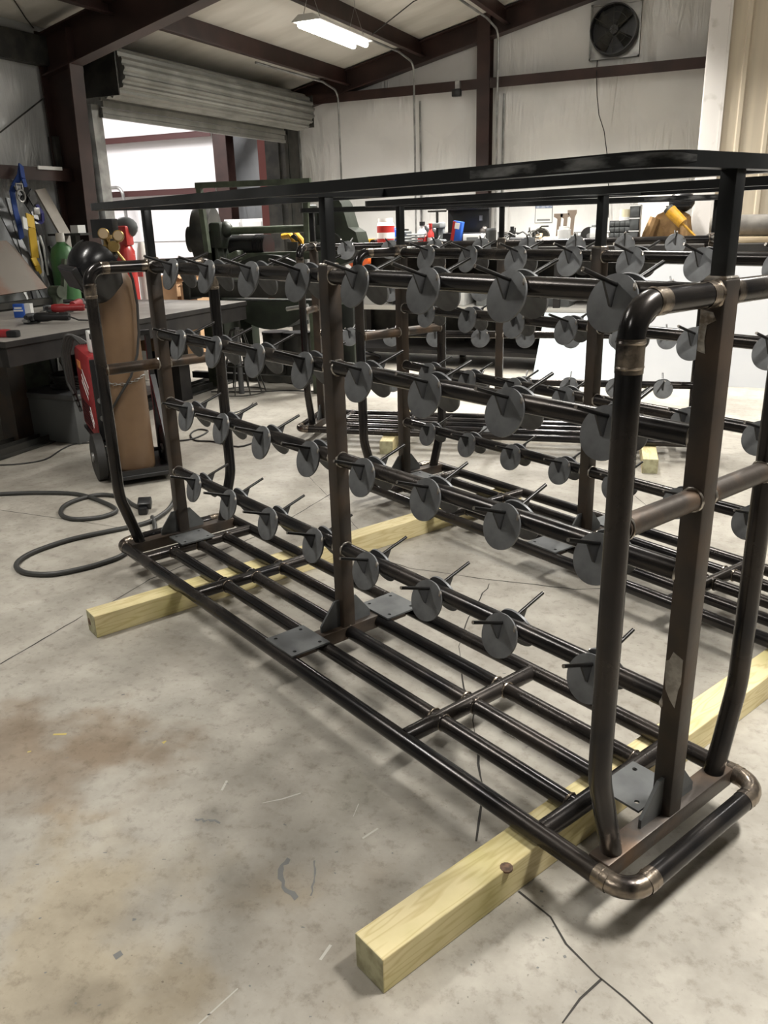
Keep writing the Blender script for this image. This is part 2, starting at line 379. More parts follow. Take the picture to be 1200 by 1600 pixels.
# ------------------------------------------------------------------ steel racks
L, MX, W, WH, WB, EN = 2.535, 1.2655, .269, .273, .207, .092
PR, ZB, ZH = .0240, .1130, 1.312
ZR = (1.3056, 1.0316, .7357, .4233)
PW = .050
def holed_plate(x0, x1, y0, y1, z, th, holes, r):
    cu = bpy.data.curves.new('plate_outline', 'CURVE'); cu.dimensions = '2D'; cu.fill_mode = 'BOTH'; cu.extrude = th / 2
    def spl(pts):
        s = cu.splines.new('POLY'); s.points.add(len(pts) - 1)
        for p, q in zip(s.points, pts): p.co = (q[0], q[1], 0, 1)
        s.use_cyclic_u = True
    spl([(x0, y0), (x1, y0), (x1, y1), (x0, y1)])
    for hx, hy in holes: spl([(hx + r * math.cos(2 * PI * k / 12), hy + r * math.sin(2 * PI * k / 12)) for k in range(12)])
    t = bpy.data.objects.new('tmp', cu); COL.objects.link(t)
    dg = bpy.context.evaluated_depsgraph_get(); me = bpy.data.meshes.new_from_object(t.evaluated_get(dg))
    bpy.data.objects.remove(t); bpy.data.curves.remove(cu)
    me.materials.clear(); me.materials.append(PLATE)
    for v in me.vertices: v.co.z += z
    return me

def build_rack(label):
    t = T('steel_rack', label, 'rack')
    def part(name, mb, mats, parent=t, label=None, smooth=True):
        o = O(name, mb, mats, parent, label, smooth=smooth); KIDS.setdefault(parent.name, []).append(o); return o
    # base loop with ground elbows
    m = MB(); c = [(-EN, W, ZB), (L + EN, W, ZB), (L + EN, -W, ZB), (-EN, -W, ZB)]
    m.tube(c, PR, 16, True, .058, 8)
    for k, f in enumerate(m.f):
        q = sum((Vector(m.v[i]) for i in f), Vector()) / len(f)
        if min(math.hypot(abs(q.x - cx), abs(q.y - cy)) for cx, cy, _ in c) < .062: m.mi[k] = 1
    m.m = 1
    for (cx, cy) in ((-EN, W), (-EN, -W), (L + EN, W), (L + EN, -W)):
        sx = 1 if cx < 0 else -1; sy = -1 if cy > 0 else 1
        for (dx, dy) in ((1, 0), (0, 1)):
            a = .05; p = Vector((cx + sx * a * dx, cy + sy * a * dy, ZB)); q = Vector((cx + sx * (a + .035) * dx, cy + sy * (a + .035) * dy, ZB))
            m.cyl(p, q, PR + .0008, seg=16, caps=False)
            m.bead((p + q) / 2, q - p, PR - .0012, .0028, 18, .35)
    part('base_loop', m, [PIPE, ELBOW])
    for x in (0, MX, L):
        m = MB(); m.box((x, 0, ZB), (PW + .004, 2 * W - PR * 1.2, .048), None, .004); part('cross_tube', m, RUST if x == 0 else POST)
    for x in (.155, .645, 1.895, 2.38):
        m = MB(); m.cyl((x, -W + .01, ZB), (x, W - .01, ZB), PR, seg=14); part('cross_pipe', m, PIPE)
    for a, b_ in ((.155, .645), (.645, MX), (MX, 1.895), (1.895, 2.38)):
        for y in (-.13, 0, .13):
            m = MB(); m.cyl((a, y, ZB), (b_, y, ZB), PR - .001, seg=14)
            m.m = 1
            for e, s in ((a, 1), (b_, -1)): m.bead((e + s * .022, y, ZB), (1, 0, 0), PR, .003, 14, .4)
            part('base_bar', m, [PIPE, ELBOW])
    for x in (0, MX, L):
        m = MB(); m.box((x, 0, (ZB + .02 + 1.338) / 2), (PW, PW, 1.338 - ZB - .02), None, .005)
        p = part('post', m, POST if x else POST)
        if x == 0:
            n = MB(); z0 = .44
            pts = [(a_, PW / 2, z0 + b2_) for a_, b2_ in ((.004, 0), (-.010, -.016), (-.014, .03), (-.019, .05), (-.018, .108), (.006, .118), (.014, .095), (.0215, .09), (.020, .05), (.016, .02))]
            n.prism(pts, (0, .0008, 0)); part('sticker_residue', n, TAPE, p, 'pale torn sticker residue')
            n = MB(); pts = [(a_, PW / 2, 1.205 + b2_) for a_, b2_ in ((.021, 0), (.004, -.004), (.008, .02), (.006, .05), (-.012, .06), (-.004, .074), (.022, .078))]
            n.prism(pts, (0, .0008, 0)); part('ground_spot', n, BRIGHT, p, 'bright ground spot')
        m = MB(); m.box((x, 0, 1.43), (.033, .033, .198), None, .003); m.m = 1
        m.tube([(x + a_ * .018, b2_ * .018, 1.338) for a_, b2_ in ((-1, -1), (1, -1), (1, 1), (-1, 1))], .006, 7, True)
        part('upper_post', m, [RING, BRIGHT])
    m = MB(); YR = .245; x0, x1 = -.02, L + .02
    def loop(off, z): # rounded rectangle outline
        pts = []
        for (cx, cy, a0) in ((x1 - .09, YR - .09, 0), (x0 + .09, YR - .09, 90), (x0 + .09, -YR + .09, 180), (x1 - .09, -YR + .09, 270)):
            for k in range(9):
                a = R(a0 + k * 90 / 8); pts.append(Vector((cx + (.09 - off) * math.cos(a), cy + (.09 - off) * math.sin(a), z)))
        return pts
    rings = [loop(0, 1.527), loop(0, 1.553), loop(.038, 1.553), loop(.038, 1.527)]; n = len(rings[0])
    m.add([p for r_ in rings for p in r_], [(a * n + i, a * n + (i + 1) % n, ((a + 1) % 4) * n + (i + 1) % n, ((a + 1) % 4) * n + i) for a in range(4) for i in range(n)])
    # cross pieces the posts carry at mid length
    tr = part('top_ring', m, RING)
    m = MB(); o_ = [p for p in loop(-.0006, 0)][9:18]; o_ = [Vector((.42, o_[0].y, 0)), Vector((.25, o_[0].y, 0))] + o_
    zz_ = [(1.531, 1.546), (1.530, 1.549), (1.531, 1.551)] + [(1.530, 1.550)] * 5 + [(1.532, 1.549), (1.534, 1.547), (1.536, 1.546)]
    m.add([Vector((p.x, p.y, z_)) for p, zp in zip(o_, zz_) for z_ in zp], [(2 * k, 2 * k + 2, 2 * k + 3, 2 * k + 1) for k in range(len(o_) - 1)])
    part('brushed_highlight', m, BRUSH, tr, 'brushed steel patch with painted highlight')
    m = MB(); m.box((MX, 0, 1.540), (.036, 2 * YR - .06, .024)); part('top_ring_bar', m, RING)
    for x, s in ((0, -1), (L, 1)):
        m = MB()
        m.tube([(x, WB, ZB + .015), (x, WH, .36), (x, WH, ZH), (x, -WH, ZH), (x, -WH, .36), (x, -WB, ZB + .015)], PR, 16, False, [0, .25, .058, .058, .25, 0], 8)
        m.m = 1
        for sy in (1, -1):
            m.cyl((x, sy * WH, ZH - .115), (x, sy * WH, ZH - .055), PR + .0007, seg=18, caps=False)
            m.cyl((x, sy * (WH - .05), ZH), (x, sy * (WH - .085), ZH), PR + .0007, seg=18, caps=False)
            m.cyl((x, sy * .024, ZH), (x, sy * .055, ZH), PR + .0007, seg=18, caps=False)
            for z in (ZH - .062, ZH - .105): m.bead((x, sy * WH, z), (0, 0, 1), PR - .001, .0032, 18, .4)
            m.bead((x, sy * (WH - .055), ZH), (0, 1, 0), PR - .001, .003, 18, .4)
            m.bead((x, sy * .026, ZH), (0, 1, 0), PR - .001, .004, 18, .4)
            m.bead((x, sy * WB, .133), (0, 0, 1), PR, .0032, 16, .4)
        hp = part('end_hoop', m, [PIPE, ELBOW])
        for sy in (1, -1):
            m = MB(); m.cyl((x, sy * .02, .908), (x, sy * (WH - .012), .908), PR - .0008, seg=16); m.m = 1
            m.bead((x, sy * .026, .908), (0, 1, 0), PR, .0035, 16, .4); m.bead((x, sy * (WH - .02), .908), (0, 1, 0), PR, .0035, 16, .4)
            part('brace_pipe', m, [RUST, BRIGHT])
    for z in ZR:
        for a, b_ in ((.02, MX - .02), (MX + .02, L - .02)):
            m = MB(); m.cyl((a, 0, z), (b_, 0, z), PR - .0003, seg=16); m.m = 1
            m.bead((a + .004, 0, z), (1, 0, 0), PR, .0038, 16, .4); m.bead((b_ - .004, 0, z), (1, 0, 0), PR, .0038, 16, .4)
            part('rail', m, [PIPE, BRIGHT])
    # bolted mounting plates
    for (xa, xb, ya, yb) in ((.03, .15, -.085, .065), (L - .19, L - .06, -.065, .095), (MX - .08, MX + .08, .125, .275), (MX - .08, MX + .08, -.275, -.125)):
        hs = [(xa + .022, ya + .025), (xb - .022, ya + .025), (xa + .022, yb - .025), (xb - .022, yb - .025)]
        o = link('mount_plate', holed_plate(xa, xb, ya, yb, ZB + .0275, .006, hs, .0065), t); KIDS[t.name].append(o)
    for x in (0, MX, L):
        for sy in (1, -1):
            m = MB(); zt = ZB + .024
            m.prism([(x - .004, sy * .021, zt), (x - .004, sy * .105, zt), (x - .004, sy * .105, zt + .022), (x - .004, sy * .045, zt + .098), (x - .004, sy * .021, zt + .098)], (.008, 0, 0))
            part('gusset', m, PLATE, smooth=False)
    # pegs: tilted round bar on a disc with a small gusset, both sides of every rail
    TL = .326; cs, sn = math.cos(TL), math.sin(TL)
    def pl(u, out): # point in the peg's own frame: u up the disc, out along the bar (mirrored by rotation for the far side)
        return Vector((0, .035 + out * cs - u * sn, -.021 + out * sn + u * cs))
    m = MB(); m.cyl(pl(.037, .0), pl(.037, .118), .0050, seg=10); m.m = 1; m.cyl(pl(.037, .1178), pl(.037, .1186), .0046, seg=10); rod = m.mesh('peg', [ROD, BRIGHT])
    m = MB(); m.cyl(pl(0, -.003), pl(0, .003), .061, seg=36); m.m = 1
    disc = m.mesh('peg_disc', [DISC, BRIGHT])
    m = MB(); g = [pl(.034, .003), pl(.034, .048), pl(-.008, .007), pl(-.008, .003)]
    m.prism([p + Vector((-.003, 0, 0)) for p in g], (.006, 0, 0)); gus = m.mesh('peg_gusset', GUSM, False)
    m = MB()
    m.tube([Vector((-.053 + .0022 * k, .028 - .0012 * k, -.008 + .0055 * k)) for k in range(6)], [.003, .005, .0042, .0055, .0045, .003], 7)
    bead = m.mesh('peg_weld', BRIGHT)
    for z in ZR:
        for i in range(8):
            x = .215 + .293 * i if i < 4 else 1.39 + .301 * (i - 4)
            for side in (0, PI):
                p = link('peg', rod, t, Matrix.Translation((x, 0, z)) @ Matrix.Rotation(side + R(random.uniform(-2.5, 2.5)), 4, 'Z')); KIDS[t.name].append(p)
                KIDS[p.name] = [link('peg_disc', disc, p), link('peg_gusset', gus, p), link('peg_weld', bead, p)]
    return t
rack = build_rack('brown-black welded steel peg rack in front, largest and nearest of the three racks')
rack.rotation_euler.z = R(153)
r2 = copy_tree(rack); r2.location = (.579, 1.116, 0); r2.rotation_euler.z = R(151.05); r2['label'] = 'dark steel peg rack standing between the front rack and the rearmost rack'
r3 = copy_tree(rack); r3.location = (-.23, 3.817, 0); r3.rotation_euler.z = R(189.05); r3['label'] = 'rearmost dark steel peg rack, nearest the white sheets and cluttered bench'
for o in (rack, r2, r3): o['group'] = 'welded steel peg racks'
# chalk stroke on the front rack's right leg
m = MB(); q = [(-PR - .0004, -WH - .002, .985), (-PR - .0004, -WH + .003, .99), (-PR - .0004, -WH + .003, .955)]
m.tube([(-PR, -WH + .010, .957), (-PR - .0006, -WH + .001, .963), (-PR - .0006, -WH + .001, .928)], .0012, 6)
O('chalk_mark', m, CHALK, rack, 'white chalk mark')

# ------------------------------------------------------------------ timbers under the racks
def timber(p0, p1, label, knot=None):
    p0, p1 = Vector(p0), Vector(p1); d = p1 - p0; ln = d.length
    t = T('wood_beam', label, 'timber', (p0.x, p0.y, 0), math.atan2(d.y, d.x), 'treated square timbers under the racks')
    m = MB(); m.box((ln / 2, 0, .0445), (ln, .089, .089), None, .003)
    m.f, m.mi = m.f, [0] * len(m.f)
    me = m.mesh('beam', [WOOD, WEND], False)
    for p in me.polygons:
        if abs(p.normal.x) > .9: p.material_index = 1
    link('beam', me, t)
    for k, (kx, ky, kz, nrm) in enumerate(knot or []):
        n = MB(); a = Vector((kx, ky, kz)); dn = Vector(nrm); n.cyl(a - dn * .004, a + dn * .0006, .015, seg=12); O('knot', n, KNOT, t)
    return t
timber((-2.119, .385), (-1.03, 2.44), 'long yellowish square timber under the far ends of the two front racks', [(.0, .022, .045, (-1, 0, 0))])
timber((-.502, -.585), (.56, 1.60), 'thick yellowish timber with dark knot, nearest, under the front rack\'s near end', [(.365, -.04, .089, (0, 0, 1)), (.005, -.01, .03, (-1, 0, 0))])
timber((-2.09, 3.10), (-2.36, 4.10), 'small green-stained timber end under the rear rack, left of the middle')
timber((-.42, 3.20), (-.60, 4.30), 'green-stained timber end under the rear rack\'s right end')

# ------------------------------------------------------------------ floor with joints, cracks and flecks
m = MB(); m.add([(-20, -7, 0), (9, -7, 0), (9, 19, 0), (-20, 19, 0)], [(0, 1, 2, 3)])
m.m = 1
def strip(pts, w, jit=.006, z=.0006, step=.05):
    P = [atz(*p) for p in pts]; out = []
    for a, b_ in zip(P, P[1:]):
        n = max(1, int((b_ - a).length / step))
        for k in range(n): out.append(a.lerp(b_, k / n))
    out.append(P[-1]); vs = []
    for i, p in enumerate(out):
        d = (out[min(i + 1, len(out) - 1)] - out[max(i - 1, 0)]).normalized(); nrm = Vector((-d.y, d.x, 0))
        j = random.uniform(-jit, jit); ww = w * random.uniform(.4, 1.3)
        vs += [p + nrm * (j + ww) + Vector((0, 0, z)), p + nrm * (j - ww) + Vector((0, 0, z))]
    m.add(vs, [(2 * i, 2 * i + 1, 2 * i + 3, 2 * i + 2) for i in range(len(out) - 1)])
strip([(0, 1038), (130, 962)], .003, .002); strip([(150, 955), (235, 905), (420, 830), (520, 770)], .003, .002); strip([(0, 797), (120, 814), (250, 834)], .002, .001)
strip([(560, 862), (640, 888), (760, 905), (900, 921), (1000, 917)], .0028, .003)
strip([(765, 912), (750, 935), (728, 975), (718, 1010), (722, 1060), (740, 1110), (738, 1160)], .0022, .006)
strip([(745, 1160), (752, 1230), (750, 1280), (745, 1315)], .003, .006)
strip([(810, 1393), (862, 1432), (885, 1475), (930, 1525), (975, 1562), (1020, 1600)], .0028, .006); strip([(940, 1530), (905, 1560), (880, 1600)], .0022, .006)
strip([(940, 740), (985, 770), (1010, 790)], .0016, .003); strip([(600, 870), (480, 742)], .0012, .003)
m.m = 2; strip([(83, 1148), (104, 1147)], .004, .002); strip([(254, 1161), (260, 1158)], .005, .002); strip([(43, 1175), (49, 1174)], .004, .001)
m.m = 3; strip([(566, 1310), (590, 1294)], .0025, .002); strip([(552, 1276), (560, 1256)], .0014, .002); strip([(500, 1500), (515, 1476)], .003, .004); strip([(310, 1600), (372, 1545)], .002, .003); strip([(355, 1220), (345, 1235)], .003, .003); strip([(410, 1255), (470, 1240)], .002, .004)
m.m = 4; strip([(452, 1342), (440, 1352), (438, 1372), (448, 1392), (465, 1403)], .006, .004, step=.012); strip([(490, 1345), (492, 1372), (485, 1400)], .0022, .003, step=.012)
strip([(305, 1280), (345, 1285)], .004, .006, step=.008); strip([(178, 1495), (190, 1488)], .008, .004, step=.012); strip([(207, 1437), (213, 1436)], .005, .002)
for k in range(60):
    x, y = random.uniform(10, 900), random.uniform(1050, 1590); strip([(x, y), (x + random.uniform(2, 6), y + random.uniform(-2, 2))], random.uniform(.0012, .003), .001)
S('floor', m, [FLOORM, CRACK, PAINTY, SCUFF, SCUFFD])

# ------------------------------------------------------------------ room shell
XL, YB = -6.40, 9.87
OY0, OY1, OZ = 5.585, 9.25, 2.66           # roll-up door opening in the left wall
def roofz(x): return 3.27 + .222 * (x - XL) if x < 2.0 else 3.27 + .222 * (2.0 - XL) - .222 * (x - 2.0)
def atroof(px, py, dz=.02):
    d = ray(px, py); t_ = (3.27 - dz + .222 * (CAM.x - XL) - CAM.z) / (d.z - .222 * d.x); return CAM + d * t_
m = MB(); m.box((XL - .1, (OY0 - 7) / 2, 1.65), (.2, OY0 + 7, 3.3)); m.box((XL - .1, (OY1 + YB + .1) / 2, 1.65), (.2, YB + .1 - OY1, 3.3)); m.box((XL - .1, (OY0 + OY1) / 2, (OZ + 3.3) / 2), (.2, OY1 - OY0, 3.3 - OZ))
S('wall_left', m, VINYLG)
m = MB(); m.add([(XL, YB, 0), (2.0, YB, 0), (8.5, YB, 0), (8.5, YB, roofz(8.5)), (2, YB, roofz(2)), (XL, YB, roofz(XL))], [(0, 1, 4, 5), (1, 2, 3, 4)])
m.add([(XL, YB + .15, 0), (2.0, YB + .15, 0), (8.5, YB + .15, 0), (8.5, YB + .15, roofz(8.5)), (2, YB + .15, roofz(2)), (XL, YB + .15, roofz(XL))], [(0, 5, 4, 1), (1, 4, 3, 2)])
S('wall_back', m, VINYL)
m = MB(); m.box((8.5, 1.5, 2.2), (.15, 17, 4.4)); S('wall_right', m, VINYLG)
m = MB(); m.box((1, -6.95, 2.8), (15.2, .1, 5.6)); S('wall_front', m, VINYLG)
m = MB()
for a, b_ in ((XL - .25, 2.0), (2.0, 8.6)):
    m.add([(a, -7, roofz(a)), (b_, -7, roofz(b_)), (b_, YB + .2, roofz(b_)), (a, YB + .2, roofz(a)), (a, -7, roofz(a) + .1), (b_, -7, roofz(b_) + .1), (b_, YB + .2, roofz(b_) + .1), (a, YB + .2, roofz(a) + .1)],
          [(0, 1, 2, 3), (7, 6, 5, 4), (0, 4, 5, 1), (2, 6, 7, 3), (0, 3, 7, 4), (1, 5, 6, 2)])
S('ceiling', m, ROOFM)
# purlins (run front to back), one thing of the setting each
for i, x in enumerate((-5.53, -4.42, -3.27, -2.15, -1.05, .05, 1.15, 1.95)):
    z = roofz(x); m = MB(); m.box((x, 1.5, z - .10), (.012, 16.6, .20)); m.box((x + .035, 1.5, z - .196), (.07, 16.6, .012)); m.box((x - .035, 1.5, z - .006), (.07, 16.6, .012))
    S('trim_%d' % (i + 1), m, REDIRON)
# back wall frame: rafter, girt, column
def ibeam(m, p0, p1, w, h, hint, tf=.014):
    p0, p1 = Vector(p0), Vector(p1); x, y, d = frame(p1 - p0, hint)
    m.beam(p0, p1, .01, h, hint)
    for s in (1, -1): m.beam(p0 + y * s * h / 2, p1 + y * s * h / 2, w, tf, hint)
m = MB(); hz = .30
ibeam(m, (XL + .02, YB - .12, roofz(XL) - .15), (2.0, YB - .12, roofz(2.0) - .15), .17, .25, (0, 0, 1))
ibeam(m, (2.0, YB - .12, roofz(2) - .15), (8.3, YB - .12, roofz(8.3) - .15), .17, .34, (0, 0, 1)); S('trim_20', m, REDIRON)
m = MB(); m.box(((XL + 8.4) / 2, YB - .10, 3.17), (8.4 - XL, .19, .012)); m.box(((XL + 8.4) / 2, YB - .19, 3.115), (8.4 - XL, .012, .12)); S('trim_21', m, REDIRON)
m = MB(); cx = -3.53; m.box((cx, YB - .20, 2.0), (.17, .015, 3.98)); m.box((cx, YB - .12, 2.0), (.012, .15, 3.98)); m.box((cx, YB - .04, 2.0), (.17, .015, 3.98)); S('trim_22', m, REDIRON)
# main column and rafter at the left wall
m = MB(); cy = 4.97
ibeam(m, (XL + .03, cy, roofz(XL) - .27), (2.0, cy, roofz(2.0) - .27), .17, .33, (0, 0, 1)); ibeam(m, (2.0, cy, roofz(2.0) - .27), (8.3, cy, roofz(8.3) - .27), .17, .33, (0, 0, 1)); S('trim_23', m, REDIRON)
m = MB()
c0 = .10; zt = roofz(XL) - .06
m.box((XL + .05, cy, zt / 2), (.014, .17, zt)); m.add([(XL + .05, cy - .006, 0), (XL + .30, cy - .006, 0), (XL + .42, cy - .006, zt), (XL + .05, cy - .006, zt), (XL + .05, cy + .006, 0), (XL + .30, cy + .006, 0), (XL + .42, cy + .006, zt), (XL + .05, cy + .006, zt)], [(0, 1, 2, 3), (7, 6, 5, 4), (0, 4, 5, 1), (1, 5, 6, 2), (2, 6, 7, 3), (3, 7, 4, 0)])
m.add([(XL + .295, cy - .085, 0), (XL + .295, cy + .085, 0), (XL + .415, cy + .085, zt), (XL + .415, cy - .085, zt), (XL + .31, cy - .085, 0), (XL + .31, cy + .085, 0), (XL + .43, cy + .085, zt), (XL + .43, cy - .085, zt)], [(0, 1, 2, 3), (7, 6, 5, 4), (0, 4, 5, 1), (1, 5, 6, 2), (2, 6, 7, 3), (3, 7, 4, 0)])
S('trim_24', m, REDIRON)
# girt ledges and eave strut on the left wall
m = MB(); m.box((XL + .105, (-6.9 + cy) / 2, 2.02), (.21, cy + 6.9, .012)); m.box((XL + .205, (-6.9 + cy) / 2, 1.965), (.012, cy + 6.9, .11)); S('trim_25', m, REDIRON)
m = MB(); m.box((XL + .10, (-6.9 + YB) / 2, roofz(XL) - .22), (.02, YB + 6.8, .24)); m.box((XL + .06, (-6.9 + YB) / 2, roofz(XL) - .34), (.09, YB + 6.8, .012)); S('trim_26', m, IRONB)
# jambs of the opening: galvanised guide rails
m = MB(); m.box((XL + .03, OY0 + .015, OZ / 2), (.09, .05, OZ)); m.box((XL + .03, OY0 - .06, OZ / 2), (.10, .10, OZ)); S('trim_27', m, [GALV])
m = MB(); m.box((XL + .05, OY1 + .05, OZ / 2), (.10, .09, OZ)); m.box((XL + .03, OY1 + .28, 1.45), (.12, .30, 2.9)); m.box((XL - .10, OY1 - .01, OZ / 2), (.22, .03, OZ)); S('trim_28', m, IRONB)
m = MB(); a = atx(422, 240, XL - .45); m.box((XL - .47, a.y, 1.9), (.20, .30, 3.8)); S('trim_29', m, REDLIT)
# roll-up door (rolled barrel, hanging bottom bar, chain hoist)
bx, bz, br = XL + .30, 2.93, .225
door = T('roll_up_door', 'grey corrugated roll-up door coiled above the opening at left', 'door', (bx, (OY0 + OY1) / 2, bz))
ln = OY1 - OY0 + .28
m = MB(); prof = []; SEG = 120; vs = []
for y in (-ln / 2 + .06, ln / 2):
    for k in range(SEG):
        a = 2 * PI * k / SEG; rr = br + .012 * (1 if math.sin(a * 17) > .3 else -1 if math.sin(a * 17) < -.3 else 0)
        vs.append(Vector((rr * math.cos(a), y, rr * math.sin(a))))
m.add(vs, [(i, (i + 1) % SEG, SEG + (i + 1) % SEG, SEG + i) for i in range(SEG)] + [tuple(range(SEG)), tuple(range(2 * SEG - 1, SEG - 1, -1))]); O('barrel', m, SLATM, door, smooth=False)
m = MB()
for k in range(3): m.box((-.20 + .02 * (k % 2), .0, -.20 - .06 * k), (.03, ln - .30, .055))
m.box((-.20, 0, -.37), (.05, ln - .28, .035)); O('bottom_bar', m, SLATM, door, smooth=False)
m = MB(); m.box((.0, -ln / 2 - .03, .0), (.42, .015, .46)); m.cyl((0, -ln / 2 - .02, 0), (0, -ln / 2 + .05, 0), .17, seg=20); m.box((.02, ln / 2 + .02, 0), (.36, .015, .40)); O('bracket', m, IRONB, door)
m = MB()
for k in range(14):
    a = R(-100 + k * 14); c = Vector((.19 * math.cos(a), -ln / 2 + .075, .19 * math.sin(a))); m.tube([c + Vector((.02 * math.cos(t * PI / 4), .008 * (k % 2), .02 * math.sin(t * PI / 4))) for t in range(8)], .006, 5, True)
O('hoist_chain', m, IRONB, door)
# booth of beige ribbed steel with white corner post on the right
by = 7.6; c0 = aty(1105, 120, by).x
m = MB(); m.box((c0 + 2.6, by + .55, 2.1), (5.2 - .12, 1.1, 4.2))
x = c0 + .33
while x < c0 + 5:
    m.prism([(x - .030, by, 0), (x - .016, by - .022, 0), (x + .016, by - .022, 0), (x + .030, by, 0)], (0, 0, 4.2)); x += .245
S('wall_booth', m, BOOTHM)
m = MB(); m.box((c0 + .07, by - .005, 2.1), (.165, .05, 4.2)); m.box((c0 - .01, by + .10, 2.1), (.03, .22, 4.2)); m.box((c0 + .165, by - .03, 2.1), (.022, .012, 4.2)); S('trim_30', m, DIRTYW)
# ------------------------------------------------------------------ the next bay seen through the opening
FY = 13.0
m = MB(); m.box((-14.5, FY + .1, 2.6), (9.0, .2, 5.2)); S('wall_far', m, FARW)
m = MB(); m.box((-9.2, FY + 1.0, 2.6), (9.0, .2, 5.2)); S('wall_far_recess', m, VINYLG)
m = MB(); m.box((-18, 8, 2.6), (.2, 12, 5.2)); S('wall_far_left', m, FARW)
m = MB(); m.box((-12.2, 8.8, 5.25), (11.8, 14, .1)); S('ceiling_far', m, ROOFM)
m = MB(); m.box((-12.2, 1.9, 2.6), (11.8, .2, 5.2)); S('wall_far_front', m, FARW)
for i, z in enumerate((3.22, 2.20)):
    m = MB(); m.box((-14.3, FY - .10, z), (8.6, .2, .012)); m.box((-14.3, FY - .19, z - .05), (8.6, .012, .11)); S('trim_%d' % (31 + i), m, REDGIRT)
m = MB(); m.box((-9.84, FY - .15, 2.6), (.30, .014, 5.2)); m.box((-9.84, FY - .02, 2.6), (.014, .25, 5.2)); m.box((-9.5, FY + .6, 3.35), (.25, 1.6, .25)); m.box((-9.84, FY + .11, 2.6), (.30, .014, 5.2)); S('trim_33', m, REDIRON)
m = MB(); m.box((-14.3, FY - .006, 1.20), (8.6, .012, .012)); S('trim_34', m, GALV)
exec_far = True
cabs = [('white tall cabinet in the next bay, left of a pair, behind the green machine', 349, 376), ('white tall cabinet in the next bay, beside the bright red column', 377, 411)]
for lab, xa, xb in cabs:
    a, b_ = aty(xa, 340, 11.6), aty(xb, 340, 11.6); t = T('cabinet', lab, 'cabinet', ((a.x + b_.x) / 2, 11.9, 0), 0, 'white cabinets in the next bay'); w = b_.x - a.x
    m = MB(); m.box((0, 0, .79), (w - .01, .6, 1.58), None, .01); O('body', m, WHITE, t)
    m = MB(); m.box((0, -.31, .80), (w - .06, .02, 1.46), None, .006); o = O('door', m, WHITE, t)
    m = MB(); m.box((w * .3, -.335, .9), (.02, .03, .18)); O('handle', m, GALV, o)
m = MB(); a = aty(166, 294, FY - .35); b_ = aty(188, 293, FY - .35); c = aty(205, 400, FY - .35)
m.tube([(a.x - .5, a.y, a.z), (b_.x + .04, b_.y, a.z), (b_.x + .12, c.y, .02)], .035, 10, False, .16)
tag(O('bent_tube', m, GALV), 'bent silver steel tube standing against the far white wall', 'tube')

# ------------------------------------------------------------------ ceiling lamps
def lamp(x, y, z, label, power, spread=140):
    t = T('ceiling_lamp', label, 'lamp', (x, y, z), 0, 'hanging tube lamps')
    m = MB(); m.prism([(-.16, -.62, .03), (-.08, -.62, .085), (.08, -.62, .085), (.16, -.62, .03), (.15, -.62, .025), (-.15, -.62, .025)], (0, 1.24, 0)); O('reflector', m, WHITE, t, smooth=False)
    for sx in (-.075, .075):
        m = MB(); m.cyl((sx, -.60, .0), (sx, .60, .0), .030, seg=10); O('lamp_tube', m, TUBEL, t, 'glowing white tube')
    for sy in (-.5, .5):
        m = MB(); zz = roofz(x) - z; m.tube([(-.10, sy, .06), (0, sy, min(zz, .35)), (.10, sy, .06)], .004, 5); m.cyl((0, sy, min(zz, .35)), (0, sy, zz), .003, seg=5); O('hanger', m, GALV, t)
    ld = bpy.data.lights.new('lamp_light', 'AREA'); ld.shape = 'RECTANGLE'; ld.size = .24; ld.size_y = 1.2; ld.energy = power; ld.color = (1, .97, .91); ld.spread = R(spread)
    lo = bpy.data.objects.new('lamp_light', ld); COL.objects.link(lo); lo.location = (x, y, z - .045); 
lamp(-4.28, 6.95, 3.30, 'lit double-tube lamp hanging under the roof near the left opening', 210)
lamp(1.35, .75, 3.75, 'lit double-tube lamp over the front rack, out of view', 215)
lamp(-3.2, .2, 3.6, 'lit double-tube lamp over the welding table side, out of view', 60)
lamp(1.2, 4.9, 3.9, 'lit double-tube lamp over the white sheets, out of view', 95)
lamp(-1.6, -3.6, 3.7, 'lit double-tube lamp behind the viewer, out of view', 45)
lamp(-1.35, 4.2, 3.95, 'lit double-tube lamp over the rear rack, out of view', 100)
lamp(-2.0, 7.0, 3.95, 'added double-tube lamp out of view, brightening the back wall', 290, 116)  # unseen lamp added to lift the back wall
for (x, y, e) in ((-11.5, 9.5, 420), (-12.5, 5.0, 250), (-7.9, 11.2, 200)):  # unseen area lights of the next bay, the last added to brighten the recess
    ld = bpy.data.lights.new('unseen_bay_light', 'AREA'); ld.shape = 'RECTANGLE'; ld.size = 1.5; ld.size_y = 2.5; ld.energy = e; ld.color = (1, .97, .97)
    lo = bpy.data.objects.new('unseen_bay_light', ld); COL.objects.link(lo); lo.location = (x, y, 5.0)

